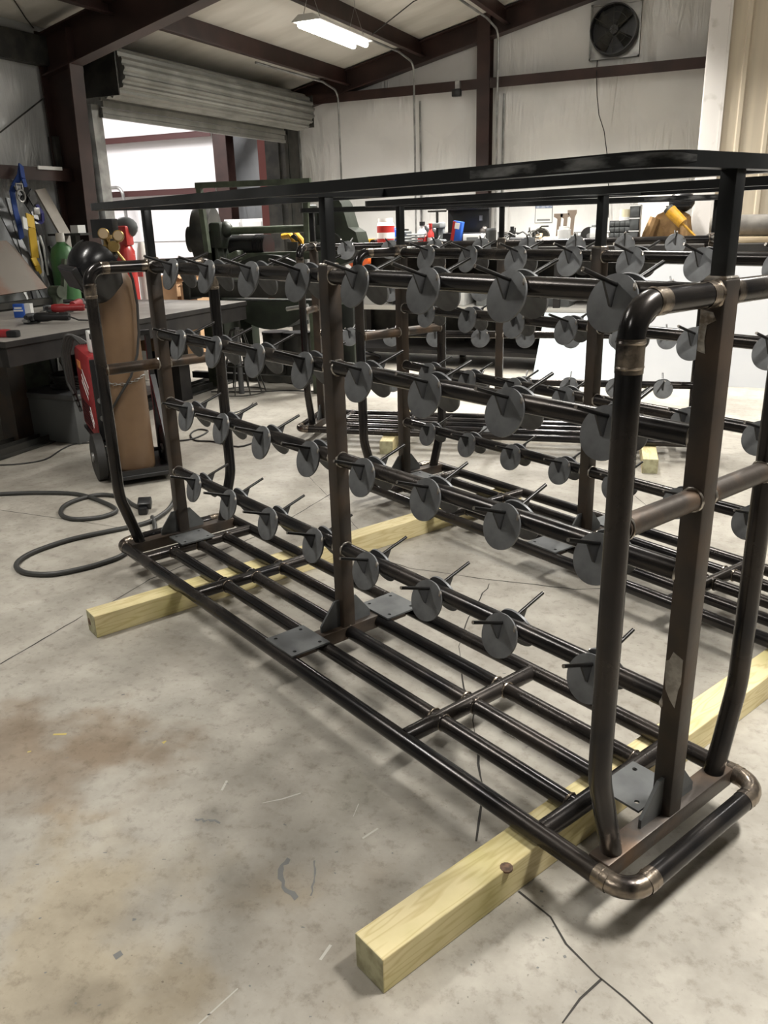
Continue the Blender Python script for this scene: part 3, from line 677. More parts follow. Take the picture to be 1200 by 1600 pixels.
# ------------------------------------------------------------------ back wall fittings
a = aty(925, 6, YB); b_ = aty(999, 92, YB); fx, fz = (a.x + b_.x) / 2, (a.z + b_.z) / 2; fs = .60
fan = T('exhaust_fan', 'round black exhaust fan in a square frame high on the back wall', 'fan', (fx, YB, fz))
m = MB(); m.box((0, -.02, 0), (fs, .04, fs)); m.box((0, -.045, fs / 2 - .01), (fs, .03, .02)); m.box((0, -.045, -fs / 2 + .01), (fs, .03, .02)); m.box((fs / 2 - .01, -.045, 0), (.02, .03, fs)); m.box((-fs / 2 + .01, -.045, 0), (.02, .03, fs)); O('frame', m, GALV, fan, smooth=False)
m = MB(); m.lathe([(.275, 0), (.285, .02), (.275, .16), (.262, .16), (.26, .02), (.0, .02)], 40, (0, -.04, 0), (0, -1, 0)); O('shroud', m, BLACK, fan)
for k in range(4):
    m = MB(); a0 = R(45 + 90 * k); ca, sa = math.cos(a0), math.sin(a0); e = Vector((ca, 0, sa)); n = Vector((-sa, 0, ca))
    p = [e * .05 + n * .03 + Vector((0, -.09, 0)), e * .24 + n * .10 + Vector((0, -.075, 0)), e * .25 - n * .05 + Vector((0, -.125, 0)), e * .05 - n * .03 + Vector((0, -.115, 0))]
    m.prism(p, (0, -.004, 0)); O('blade', m, IRONB, fan, smooth=False)
m = MB(); m.cyl((0, -.06, 0), (0, -.14, 0), .05, seg=16); O('hub', m, GREYST, fan)
m = MB()
for a0 in range(3): 
    t_ = R(30 + 60 * a0); m.cyl((-.27 * math.cos(t_), -.19, -.27 * math.sin(t_)), (.27 * math.cos(t_), -.19, .27 * math.sin(t_)), .004, seg=6)
for rr in (.09, .18, .265): m.tube([(rr * math.cos(2 * PI * k / 24), -.19, rr * math.sin(2 * PI * k / 24)) for k in range(24)], .003, 5, True)
O('guard', m, IRONB, fan)
m = MB(); P = [aty(x, y, YB - .03) for x, y in ((934, 82), (933, 100))] + [aty(x, y, YB - .215) for x, y in ((932, 112), (933, 150), (936, 180), (944, 205), (949, 245), (951, 300), (951, 340))]
m.tube(P, .006, 6); tag(O('fan_cord', m, RUBBER), 'thin black cord hanging from the wall fan', 'cord')
def conduit(px, lab, top=None, y=YB - .03, r_=.014, zt=3.6):
    m = MB(); p = aty(px, 220, y); q = aty(px, 320, y); pts = [(p.x, y, .02), (p.x, y, zt)]
    if top: pts = [(p.x, y, .02)] + [tuple(t_) for t_ in top]
    m.tube(pts, r_, 8, False, .12 if top else 0); tag(O('conduit', m, GALV), lab, 'conduit', 'metal conduits on the back wall')
def bent(px, xp, lab):
    y = YB - .28; p = aty(px, 220, y); zb_ = roofz(xp) - .225; m = MB()
    m.tube([(p.x, y, .02), (p.x, y, zb_ - .06), (xp - .05, YB - .75, zb_), (xp - .05, YB - 2.4, zb_)], .014, 8, False, .14)
    tag(O('conduit', m, GALV), lab, 'conduit', 'metal conduits on the back wall')
bent(531, -5.53, 'grey conduit bending down from a roof purlin beside the opening')
bent(648, -4.42, 'thin grey conduit bending from the second purlin, left of the red column')
bent(776, -3.27, 'grey conduit bending from the third purlin, just right of the red column')
conduit(657, 'straight thin conduit just right of the second bent conduit', None, zt=3.0); conduit(786, 'straight pale conduit, second right of the red column', None, y=YB - .02, zt=3.0)
m = MB(); p = aty(467, 260, YB - .04); m.cyl((p.x + .04, YB - .04, .0), (p.x + .04, YB - .04, 2.85), .014, seg=8); tag(O('conduit', m, GALV), 'grey conduit in the corner beside the roll-up door', 'conduit', 'metal conduits on the back wall')
p = aty(716, 138, YB - .22); t = T('flood_lamp', 'small dark flood lamp clamped to the back wall girt left of the column', 'lamp', p)
m = MB(); m.box((0, 0, .01), (.06, .08, .15)); O('bracket', m, GALV, t); m = MB(); m.box((0, -.06, -.06), (.12, .07, .09), None, .008); O('head', m, BLACK, t)
# wires
m = MB(); m.tube([atroof(16, -12), atroof(22, 0), atroof(40, 28), atroof(68, 64)], .006, 6); tag(O('roof_wire', m, IRONB), 'thin dark wire running along the roof at upper left', 'wire')
m = MB(); m.tube([atx(0, 207, XL + .04), atx(70, 152, XL + .05), atx(82, 142, XL + .05)], .007, 6); tag(O('brace_rod', m, IRONB), 'dark diagonal bracing rod across the left wall insulation', 'rod')
m = MB(); m.tube([(-4.10, 7.50, 3.38), (-3.6, 7.45, 3.62), (-2.6, 7.4, 3.9), (-1.2, 7.4, 4.28)], .006, 6); tag(O('lamp_cord', m, RUBBER), 'thin dark cord running from the hanging lamp along the roof', 'cord')
# calendar
a, b_ = aty(838, 306, YB), aty(862, 347, YB); t = T('wall_calendar', 'small white wall calendar with blue picture on the back wall', 'calendar', ((a.x + b_.x) / 2, YB, b_.z)); w, h = b_.x - a.x, a.z - b_.z
m = MB(); m.box((0, -.006, h * .26), (w, .006, h * .52)); O('date_sheet', m, LABELW, t); m = MB(); m.box((0, -.003, h / 2), (w + .02, .004, h + .02)); O('backing', m, GREYP, t); m = MB(); m.box((0, -.006, h * .76), (w, .006, h * .46)); O('picture', m, mat('blue_grey_print', (.16, .21, .33), .6, 0, (.40, .44, .52), 25, 4), t)
m = MB(); m.box((0, -.010, .03), (w * .8, .002, .022)); O('print_line', m, GREYP, t)

# ------------------------------------------------------------------ workbench along the back with clutter
BZ = 1.19; BY0, BY1 = 6.45, 7.25
bench = T('workbench', 'long dark steel workbench crowded with tools along the back', 'workbench', (0, 0, 0))
m = MB(); m.box((-1.75, (BY0 + BY1) / 2, BZ - .03), (4.9, BY1 - BY0, .06)); O('bench_top', m, DARKST, bench, smooth=False)
m = MB(); m.box((-1.75, (BY0 + BY1) / 2, .60), (4.9, BY1 - BY0, .04)); O('shelf', m, CABW, bench, smooth=False)
m = MB(); m.box((-1.75, (BY0 + BY1) / 2, .15), (4.9, BY1 - BY0, .04)); O('shelf', m, DARKST, bench, smooth=False)
m = MB(); m.box((-1.75, BY1 - .01, .60), (4.9, .02, 1.1)); O('back_panel', m, IRONB, bench, smooth=False)
for x in (-4.1, -2.95, -1.75, -.6, .6):
    for y in (BY0 + .04, BY1 - .05):
        m = MB(); m.box((x, y, .58), (.06, .06, 1.16)); O('leg', m, DARKST, bench, smooth=False)
def onbench(px, d=.4, z=BZ): 
    y = BY0 + d; p = aty(px, 372, y); return Vector((p.x, y, z))
def simple(name, lab, cat, loc, parts, group=None, rz=0):
    t = T(name, lab, cat, loc, rz, group)
    for pn, mb, mt in parts: O(pn, mb, mt, t)
    return t
def cylm(r_, h, z0=0, seg=18, x=0, y=0, r1=None): return MB().cyl((x, y, z0), (x, y, z0 + h), r_, r1, seg)
def boxm(w, d, h, z0=0, x=0, y=0, bev=.004, rot=None): return MB().box((x, y, z0 + h / 2), (w, d, h), rot, bev)
# tub of wipes
simple('snack_tub', 'big clear tub with red and white label on the bench left end', 'tub', onbench(603, .35), [('tub_body', MB().lathe([(.085, 0), (.093, .02), (.093, .24), (.075, .27)], 20), GLASSW), ('label_band', MB().lathe([(.0945, .03), (.0945, .23)], 20), BRED), ('label_patch', MB().lathe([(.0955, .10), (.0955, .16)], 20), LABELW), ('lid', cylm(.078, .035, .27), WHITE)])
simple('tape_measure', 'yellow and black tape dispenser beside the red and white tub', 'tape', onbench(576, .3), [('case', boxm(.13, .08, .10), YELP), ('blade', MB().cyl((.07, -.05, .06), (.07, .05, .06), .035), BLACK)])
simple('glove_roll', 'blue rag bundle right of the red and white tub', 'rag', onbench(621, .45), [('bundle', MB().ball((0, 0, .10), .10, 10, 7, (.8, .8, 1.1), .12), BLUE)])
m = MB()
for k in range(5): m.tube([(.02 * k + .10 * math.cos(t_ * .5), .10 * math.sin(t_ * .5), .015 + .03 * k) for t_ in range(13)], .009, 6)
simple('wire_coil', 'loose grey cable coil on the bench beside the rack post', 'cable', onbench(640, .35), [('coil', m, GREYP)])
for px, lab, col, h, r_ in ((660, 'clear spray bottle with red and white label, left of a pair on the bench', GLASSW, .22, .05), (673, 'red and white slim bottle, right of a pair on the bench', BRED, .20, .035)):
    simple('bottle', lab, 'bottle', onbench(px, .45), [('bottle_body', MB().lathe([(r_, 0), (r_, h * .7), (r_ * .45, h * .85), (r_ * .45, h)], 14), col), ('label_band', MB().lathe([(r_ + .002, h * .2), (r_ + .002, h * .5)], 14), BRED if col is GLASSW else LABELW), ('cap', cylm(r_ * .6, .04, h), BLACK if col is GLASSW else BRED)], 'bottles on the bench')
m = MB(); m.box((0, 0, .04), (.16, .18, .08), None, .01); m.box((0, .05, .16), (.07, .06, .18), None, .01); m.box((0, -.02, .22), (.09, .18, .05), None, .01)
simple('bench_vise', 'grey arbor press with a T handle on the bench', 'press', onbench(687, .35), [('body', m, GREYP), ('spindle', cylm(.014, .26, .10, 10, 0, -.07), IRONB), ('handle', MB().cyl((-.10, -.07, .36), (.10, -.07, .36), .012), IRONB)])
simple('black_pouch', 'lumpy black tool pouch between press and open toolbox', 'pouch', onbench(676, .62), [('pouch', MB().ball((0, 0, .12), .12, 12, 8, (1.0, .7, 1.0), .15), BLACK)])
tb = T('toolbox', 'black toolbox with its lid standing open on the bench', 'toolbox', onbench(727, .45))
O('tray', boxm(.42, .22, .14), BLACK, tb); m = MB(); m.box((0, .12, .26), (.46, .05, .26), None, .012); m.box((0, .09, .38), (.46, .07, .03), None, .006); O('lid', m, BLACK, tb); m = MB(); m.box((.14, .09, .28), (.03, .02, .05)); O('latch', m, GALV, tb)
t = T('wipes_box', 'red, white and blue carton leaning in front of the open toolbox', 'carton', onbench(714, .25)); M3 = Matrix.Rotation(R(10), 3, 'Y')
m = MB(); m.box((.0, 0, .13), (.10, .07, .25), M3, .004); O('carton_body', m, BLUE, t); m = MB(); m.box((-.032, -.006, .13), (.036, .064, .252), M3); O('red_panel', m, BRED, t); m = MB(); m.box((.015, -.037, .21), (.05, .004, .06), M3); O('white_panel', m, LABELW, t)
simple('parts_case', 'white plastic parts case in front of the open toolbox', 'case', onbench(741, .22), [('case_body', boxm(.20, .12, .13), WHITE), ('case_print', boxm(.12, .005, .03, .07, 0, -.063, 0), GREYP)])
simple('metal_can', 'dark metal can right of the open toolbox', 'can', onbench(767, .35), [('can_body', cylm(.055, .16), IRONB), ('can_lid', cylm(.05, .02, .16), GREYST)])
m = MB(); random.seed(3)
for k in range(22):
    a = Vector((random.uniform(-.22, .22), random.uniform(-.1, .1), random.uniform(.02, .14))); b2 = a + Vector((random.uniform(-.14, .14), random.uniform(-.05, .05), random.uniform(-.05, .06))); m.tube([a, (a + b2) / 2 + Vector((0, 0, .03)), b2], .008, 5)
simple('wire_tangle', 'tangle of dark wires and yellowish brushes on the bench under the calendar', 'wires', onbench(822, .35), [('wires', m, IRONB), ('brush', MB().ball((.14, .02, .06), .06, 9, 6, jit=.25), COPPER)])
simple('spray_can', 'small dark spray can standing left of the wire tangle', 'can', onbench(800, .4), [('can_body', cylm(.03, .15), IRONB), ('cap', cylm(.02, .04, .15), BLACK)])
for px, lab, col in ((845, 'round dark disc box beside the wire tangle', IRONB), (921, 'round dark wheel lying against the wall side of the bench', RUBBER)):
    simple('grinding_wheel', lab, 'wheel', onbench(px, .4), [('wheel', MB().cyl((0, -.03, .085), (0, .03, .085), .085, seg=22), col), ('centre', MB().cyl((0, -.034, .085), (0, .034, .085), .025, seg=12), GALV)], 'round wheels on the bench')
for i, (px, zt, lab) in enumerate(((871, 0, 'left brown steel offcut of three shapes leaning together on the bench'), (881, 0, 'middle brown steel offcut of three shapes leaning together'), (892, 1, 'right brown steel offcut of three shapes leaning together'))):
    m = MB(); w = .045; m.prism([(-w, 0, .30 + .03 * zt), (w, 0, .30 + .03 * zt), (w, 0, .27 + .03 * zt), (w * .6, 0, .26), (w * .3, 0, .0), (-w * .5, 0, .0), (-w * .2, 0, .25), (-w, 0, .27 + .03 * zt)], (0, .012, 0))
    simple('steel_offcut', lab, 'offcut', onbench(px, .60), [('offcut', m, mat('brown_flame_cut_steel', (.22, .17, .13), .6, .2))], 'steel offcuts on the bench')
simple('jar', 'white plastic jug standing left of the post on the bench', 'jug', onbench(881, .3), [('jug_body', cylm(.065, .15), GLASSW), ('jug_lid', cylm(.05, .03, .15), WHITE)])
simple('paper_cup', 'pale carton with dark top beside the round wheel', 'carton', onbench(930, .35), [('carton_body', boxm(.09, .09, .16), LABELW), ('carton_top', boxm(.07, .07, .03, .16), GREYP)])
for px, d_, lab, parts in (
    (785, .55, 'grey round tin behind the dark spray can on the bench', [('tin_body', cylm(.05, .12), GREYP), ('tin_lid', cylm(.052, .02, .12), GALV)]),
    (812, .2, 'low black cordless drill lying before the wire tangle', [('drill_body', MB().cyl((-.09, 0, .06), (.09, 0, .06), .032, .028), BLACK), ('grip', MB().box((-.05, 0, .02), (.05, .05, .05)), YELP), ('chuck', MB().cyl((.09, 0, .06), (.13, 0, .06), .016), GALV)]),
    (856, .3, 'crumpled pale work glove between the disc box and the steel offcuts', [('glove_palm', MB().ball((0, 0, .045), .06, 10, 7, (1.2, .8, .7), .15), CREAM), ('cuff', MB().cyl((.05, 0, .045), (.12, .01, .05), .04, .045), COPPER)]),
    (905, .55, 'flat dark metal case right of the steel offcuts', [('case_body', boxm(.17, .12, .09), CABG), ('case_handle', MB().tube([(-.04, -.06, .09), (-.04, -.06, .12), (.04, -.06, .12), (.04, -.06, .09)], .006, 6), IRONB)]),
    (945, .2, 'small silver clamp left of the small drawers', [('clamp_frame', MB().tube([(-.05, 0, .02), (-.05, 0, .12), (.04, 0, .12), (.04, 0, .09)], .012, 7), GALV), ('clamp_screw', MB().cyl((-.05, 0, .03), (.03, 0, .03), .008), IRONB)]),
    (632, .6, 'dark grey round pot behind the cable coil on the bench', [('pot', MB().lathe([(.06, 0), (.08, .03), (.08, .16), (.07, .17)], 16), CABG), ('pot_lid', cylm(.05, .02, .17), IRONB)]),
    (700, .62, 'dark lumpy rag heap left of the open toolbox', [('rag', MB().ball((0, 0, .07), .09, 10, 7, (1.1, .8, .9), .2), IRONB)]),
    (757, .55, 'brown leather pouch right of the open toolbox', [('pouch', MB().ball((0, 0, .10), .08, 10, 7, (.8, .7, 1.3), .12), POST)])):
    simple('bench_tool' if 'tool' not in lab else 'bench_item', lab, 'tool', onbench(px, d_), parts)
# drawers
t = T('parts_organiser', 'dark grid of small parts drawers on the bench', 'organiser', onbench(969, .5)); O('case', boxm(.20, .14, .22), BLACK, t)
for i in range(4):
    for j in range(4): O('drawer', boxm(.043, .012, .042, .012 + .052 * j, -.072 + .048 * i, -.074, .002), CABG, t)
simple('tape_roll', 'cream paper roll on top of the small drawers', 'roll', onbench(976, .5, BZ + .221), [('roll', cylm(.06, .10), CREAM), ('base', cylm(.062, .03), LABELW)])
t = T('parts_organiser', 'tall narrow black organiser with white edges beside the pale cabinet', 'organiser', onbench(991, .5)); O('case', boxm(.095, .14, .36), BLACK, t)
for j in range(3): O('drawer', boxm(.08, .012, .09, .02 + .115 * j, 0, -.075, .003), CABG, t); O('divider', boxm(.095, .02, .012, .115 + .115 * j, 0, -.075, 0), WHITE, t)
a, b_ = aty(997, 330, 7.42), aty(1068, 330, 7.42)
simple('cabinet', 'pale beige flat cabinet behind the bench beside the brown coat', 'cabinet', ((a.x + b_.x) / 2, 7.44, 0), [('panel', boxm(b_.x - a.x, .10, aty(1030, 300, 7.42).z, 0), CABW)])
# coat
p = aty(1050, 345, 7.05); t = T('work_coat', 'brown canvas work coat hanging beside the white corner post', 'coat', (p.x, 7.08, p.z))
m = MB(); m.prism([(-.27, 0, -.30), (-.22, 0, -.05), (-.14, -.02, .06), (-.04, -.03, .10), (.06, -.03, .10), (.15, -.02, .05), (.19, 0, -.12), (.20, 0, -.36), (.0, -.04, -.34)], (0, .10, 0)); O('coat_body', m, BROWNJ, t, smooth=False)
m = MB(); m.tube([(-.16, -.03, .03), (-.21, -.05, -.12), (-.25, -.06, -.30)], [.05, .055, .05], 9); O('sleeve', m, BROWNJ, t); m = MB(); m.tube([(.12, -.03, .03), (.14, -.05, -.14), (.13, -.06, -.32)], [.05, .055, .05], 9); O('sleeve', m, BROWNJ, t)
simple('cap', 'black cap hanging above the brown coat', 'cap', (p.x + .07, 7.10, p.z + .13), [('crown', MB().ball((0, 0, .04), .11, 12, 7, (1.1, .7, .9)), BLACK), ('brim', MB().box((-.02, -.06, .0), (.22, .10, .012)), BLACK)])
# yellow mallet-like marker leaning
a, b_ = aty(1048, 330, 6.6), aty(1083, 366, 6.55)
d = (b_ - a).normalized(); t = T('yellow_mallet', 'yellow tool with fat head and thin handle leaning before the coat', 'mallet', a)
O('head', MB().cyl(d * -.01, d * .16, .055, .05, 16), YELP, t); O('end_cap', MB().cyl(d * -.04, d * -.01, .045, .05, 14), IRONB, t); O('handle', MB().cyl(d * .16, d * .38, .011), YELP, t)
# roll and timber right of the coat
a, b_ = aty(1110, 352, 6.95), aty(1330, 345, 6.95)
m = MB(); m.tube([(a.x, 6.9, 1.33), (a.x + .25, 6.9, 1.34), (b_.x, 6.9, 1.33)], [.085, .095, .10], 14); tag(O('canvas_roll', m, TARP), 'grey rolled canvas lying on pale timber before the beige booth', 'roll')
m = MB(); m.box((a.x + .42, 6.9, BZ + .026), (.95, .30, .05), None, .004); tag(O('timber_block', m, TIMB), 'pale knotty timber on the bench carrying the grey roll', 'timber')
# goods under the bench
for px, py, w, h, lab, mt in ((640, 465, .30, .26, 'black box on the lower shelf of the bench, at left', BLACK), (720, 455, .16, .30, 'white jug-like box on the lower bench shelf', WHITE), (760, 455, .14, .26, 'grey box on the lower bench shelf beside the white one', GREYP), (870, 460, .30, .24, 'dark grey case on the lower bench shelf, at right', CABG), (590, 440, .22, .30, 'white paper sack on the lower bench shelf near the orange cloth', WHITE), (672, 440, .26, .20, 'cardboard-brown box on the lower bench shelf', mat('dull_brown_card', (.14, .11, .08), .8))):
    p = aty(px, py, BY0 + .25); simple('storage_box', lab, 'box', (p.x, BY0 + .28, .622), [('box_body', boxm(w, .30, h), mt), ('box_lid', boxm(w + .012, .31, .03, h - .03), mt)], 'boxes on the lower bench shelf')
p = aty(557, 405, 6.3); m = MB(); m.ball((0, 0, 0), .14, 12, 8, (1, .6, .8), .08); t = T('orange_vest', 'orange safety cloth hanging off the left end of the bench', 'cloth', (p.x, 6.36, p.z)); O('cloth', m, ORANGE, t)
for lab, xa, xb, yt, mt, dy in (('pale blue-white sheet leaning on the bench, smaller, at left', 832, 962, 490, SHEETB, 0), ('large white panel sheet leaning on the bench, at right', 985, 1330, 408, SHEETW, .0)):
    a, b_ = aty(xa, 592, 6.12), aty(xb, 592, 6.12); zt_ = aty((xa + min(xb, 1200)) / 2, yt, 6.38).z
    m = MB(); m.add([(a.x, 6.12, .0), (b_.x, 6.12, .0), (b_.x, 6.40, zt_), (a.x + .03, 6.40, zt_), (a.x, 6.145, .0), (b_.x, 6.145, .0), (b_.x, 6.425, zt_), (a.x + .03, 6.425, zt_)], [(0, 1, 2, 3), (7, 6, 5, 4), (0, 4, 5, 1), (1, 5, 6, 2), (2, 6, 7, 3), (3, 7, 4, 0)])
    tag(O('panel_sheet', m, mt, smooth=False), lab, 'sheet', 'sheets leaning on the bench')

# ------------------------------------------------------------------ green shear in front of the opening
mc = T('metal_shear', 'old dark green metal shear with flywheel before the opening', 'machine', (-4.2, 5.25, 0))
def lx(px, py, Y=5.25): p = aty(px, py, Y); return Vector((p.x + 4.2, Y - 5.25, p.z))
fl = lx(325, 370, 5.35)
m = MB(); m.lathe([(.0, -.08), (.27, -.08), (.285, -.04), (.285, .06), (.27, .10), (.10, .10)], 36, fl, (-1, -.35, 0)); O('flywheel', m, IRONB, mc)
m = MB(); m.lathe([(.0, 0), (.12, 0), (.12, .07), (.04, .09)], 24, fl + Vector((-.10, -.06, -.02)), (-1, -.35, 0)); O('pulley', m, IRONB, mc)
m = MB(); m.cyl(lx(352, 361), lx(482, 357), .034, seg=16); O('drive_shaft', m, GREENL, mc)
m = MB(); m.cyl(lx(365, 385, 5.35), lx(420, 385, 5.35), .105, seg=22); 
for k in range(8): q = lx(402 + k * 2.4, 385, 5.35); m.cyl(q, q + Vector((.008, 0, 0)), .111, seg=22)
O('motor', m, BLACK, mc)
e0, e1 = lx(306, 290, 4.98), lx(485, 283, 4.98)
m = MB(); m.beam(e0, e1, .035, .05); O('overhead_bar', m, GREENL, mc, smooth=False)
m = MB(); m.cyl(e0 + Vector((.12, 0, -.07)), e1 + Vector((-.1, 0, -.07)), .012, seg=8); O('overhead_rod', m, GREENL, mc)
for px, py in ((311, 292), (478, 285)):
    q = lx(px, py, 4.98); r_ = lx(px + 14 if px < 400 else px + 3, 395, 4.98); m = MB(); m.beam(q, r_, .045, .05); O('upright', m, GREENL, mc, smooth=False)
m = MB(); q = lx(352, 400); m.box((q.x - .07, .10, .90), (.12, .42, 1.05), None, .03); m.box((q.x - .02, -.02, 1.38), (.14, .2, .24), None, .03); m.ball((q.x + .04, -.02, 1.43), .075, 12, 8); m.box((q.x - .05, -.05, 1.15), (.09, .12, .3), None, .02); O('side_frame', m, GREEN, mc)
m = MB(); q = lx(505, 400); m.box((q.x + .02, .05, .85), (.16, .42, .95), None, .03); m.box((q.x - .08, -.05, 1.42), (.09, .14, .40), None, .02); m.box((q.x + .02, .0, 1.35), (.10, .2, .2), None, .02); O('side_frame', m, GREEN, mc)
q = lx(520, 350, 5.3); m = MB(); prof = []
m.prism([(q.x - .12, -.02, 1.05), (q.x - .12, -.02, 1.55), (q.x - .06, -.02, 1.69), (q.x + .05, -.02, 1.72), (q.x + .13, -.02, 1.62), (q.x + .19, -.02, 1.42), (q.x + .26, -.02, 1.38), (q.x + .29, -.02, 1.28), (q.x + .27, -.02, 1.16), (q.x + .16, -.02, 1.12)], (0, .22, 0)); O('gear_cover', m, GREEN, mc)
m = MB(); m.cyl((q.x + .03, -.06, 1.28), (q.x + .03, -.01, 1.28), .10, seg=18); O('cover_boss', m, IRONB, mc)
m = MB(); a, b_ = lx(360, 402), lx(498, 398); m.beam(a, b_, .10, .07); m.box(lx(374, 405) + Vector((0, -.05, .02)), (.14, .12, .10), Matrix.Rotation(R(-20), 3, 'Y'), .02); O('hold_down', m, GREENL, mc, smooth=False)
a, b_ = lx(295, 455, 5.0), lx(505, 452, 5.0)
m = MB(); m.box(((a.x + b_.x) / 2, -.22, (a.z + b_.z) / 2 + .01), (b_.x - a.x, .16, .15), None, .01); m.box((a.x + .02, -.22, a.z + .01), (.08, .20, .17), None, .01); O('bed', m, IRONB, mc)
a, b_ = lx(352, 475, 4.95), lx(490, 470, 4.95)
m = MB(); n_ = 14; top = [Vector((a.x + (b_.x - a.x) * k / n_, -.30, .80)) for k in range(n_ + 1)]; bot = [Vector((a.x + (b_.x - a.x) * (n_ - k) / n_, -.30, .80 - .26 * math.sin(PI * (n_ - k) / n_) ** .7)) for k in range(n_ + 1)]
m.prism(top + bot[1:-1], (0, .25, 0)); O('apron', m, GREEN, mc)
a, b_ = lx(355, 415, 5.1), lx(480, 410, 5.1)
m = MB(); n_ = 14; top = [Vector((a.x + (b_.x - a.x) * k / n_, -.14, 1.06 + .14 * math.sin(PI * k / n_) ** .8)) for k in range(n_ + 1)]
m.prism(top + [Vector((b_.x, -.14, 1.0)), Vector((a.x, -.14, 1.0))], (0, .12, 0)); O('ram', m, GREEN, mc)
for px in (330, 495):
    q = aty(px, 560, 4.75); m = MB(); m.box((q.x + 4.2, -.42, .37), (.14, .12, .74), None, .012); O('leg', m, GREENL, mc)
    m = MB(); m.box((q.x + 4.2, .2, .37), (.14, .14, .74), None, .012); O('leg', m, GREEN, mc)
m = MB(); m.box((-.05, .0, .12), (1.5, .12, .10), None, .01); m.box((-.05, -.42, .11), (1.3, .06, .06)); O('floor_beam', m, IRONB, mc)
m = MB(); q = lx(505, 475, 4.75); m.cyl(q + Vector((-.10, -.45, .0)), q + Vector((.10, -.45, .03)), .018, seg=10); O('lever', m, GALV, mc)
# tubs and wire stand under the machine
for px, lab in ((425, 'dark drum under the green shear, left of two'), (458, 'dark drum under the green shear, right of two')):
    q = aty(px, 560, 5.15); simple('drum', lab, 'drum', (q.x, 5.25, 0), [('drum_body', MB().lathe([(.12, 0), (.13, .02), (.13, .22), (.135, .235), (.13, .25), (.13, .46), (.125, .48)], 22), IRONB), ('drum_rim', MB().lathe([(.136, .46), (.136, .485), (.12, .485)], 22), BLACK)], 'drums under the shear')
q = atz(378, 615); m = MB()
for k in range(10):
    t_ = 2 * PI * k / 10; m.cyl((.055 * math.cos(t_), .055 * math.sin(t_), .58), (.22 * math.cos(t_), .22 * math.sin(t_), .02), .006, seg=5)
for rr, z in ((.22, .02), (.15, .27), (.055, .58)): m.tube([(rr * math.cos(2 * PI * k / 20), rr * math.sin(2 * PI * k / 20), z) for k in range(20)], .006, 5, True)
simple('wire_stand', 'conical black wire stand on the floor behind the table', 'stand', (q.x, q.y, 0), [('wire_frame', m, IRONB), ('centre_post', cylm(.025, .60), GREYST)])
# yellow hand truck parts behind
q = aty(447, 378, 6.0); m = MB(); m.tube([(-.16, 0, .05), (-.06, 0, .06), (0, -.02, .0), (.08, 0, -.12)], [.03, .035, .03, .03], 9); m.tube([(.0, 0, .08), (.08, 0, .0), (.13, 0, -.14)], .03, 9); n2 = MB(); n2.cyl((.0, -.04, .03), (.0, .06, .03), .04); n2.box((-.01, 0, -q.z / 2), (.12, .12, q.z - .01))
simple('pipe_threader', 'yellow jointed machine arm behind the green shear', 'machine', (q.x, 6.2, q.z), [('arm', m, YELP), ('stand', n2, IRONB)])
# cardboard boxes beyond the table
for xa, xb, yt, z0, Y, lab in ((248, 274, 432, 0, 6.3, 'tall open cardboard box behind the table, left of the stack'), (281, 306, 445, 0, 6.2, 'closed cardboard box behind the table, lower of two'), (279, 300, 424, 1, 6.5, 'open cardboard box behind the table, upper at the back')):
    a, b_ = aty(xa, yt, Y), aty(xb, yt, Y); h = a.z; w = b_.x - a.x
    t = T('cardboard_box', lab, 'box', ((a.x + b_.x) / 2, Y + .2, 0), 0, 'cardboard boxes behind the table')
    O('carton', boxm(w, .4, h), CARD, t, smooth=False)
    for s in (-1, 1): m = MB(); m.box((s * w * .56, 0, h - .01), (w * .3, .38, .006), Matrix.Rotation(R(30 * s), 3, 'Y')); O('flap', m, CARD, t, smooth=False)

# ------------------------------------------------------------------ welding table
TZ = .82
tb = T('welding_table', 'large dark steel welding table with worn grey top at left', 'table', (0, 0, 0))
cr = [atz(24, 535, TZ), atz(372, 470, TZ), atz(213, 467.5, TZ)]
TX1 = (cr[0].x + cr[1].x) / 2; TY0, TY1 = cr[0].y, (cr[1].y + cr[2].y) / 2; TX0 = -5.85
m = MB(); m.box(((TX0 + TX1) / 2, (TY0 + TY1) / 2, TZ - .02), (TX1 - TX0, TY1 - TY0, .04), None, .004); to = O('table_top', m, [TTOP, DARKST], tb, smooth=False)
for p_ in to.data.polygons: p_.material_index = 0 if p_.normal.z > .9 else 1
m = MB()
for (xa, xb, ya, yb) in ((TX1 - .07, TX1 - .01, TY0 + .01, TY1 - .01), (TX0 + .01, TX0 + .07, TY0 + .01, TY1 - .01), (TX0 + .01, TX1 - .01, TY0 + .01, TY0 + .07), (TX0 + .01, TX1 - .01, TY1 - .07, TY1 - .01)): m.box(((xa + xb) / 2, (ya + yb) / 2, TZ - .10), (xb - xa, yb - ya, .12))
O('apron_frame', m, DARKST, tb, smooth=False)
l0 = atz(32, 690)
for x, y, mt in ((l0.x, l0.y, POST), (TX1 - .42, TY1 - .55, DARKST), (TX0 + .3, l0.y, DARKST), (TX0 + .3, TY1 - .55, DARKST), (l0.x, (l0.y + TY1) / 2 + .1, DARKST)):
    m = MB(); m.box((x, y, .36), (.15, .15, .72)); O('leg', m, mt, tb, smooth=False)
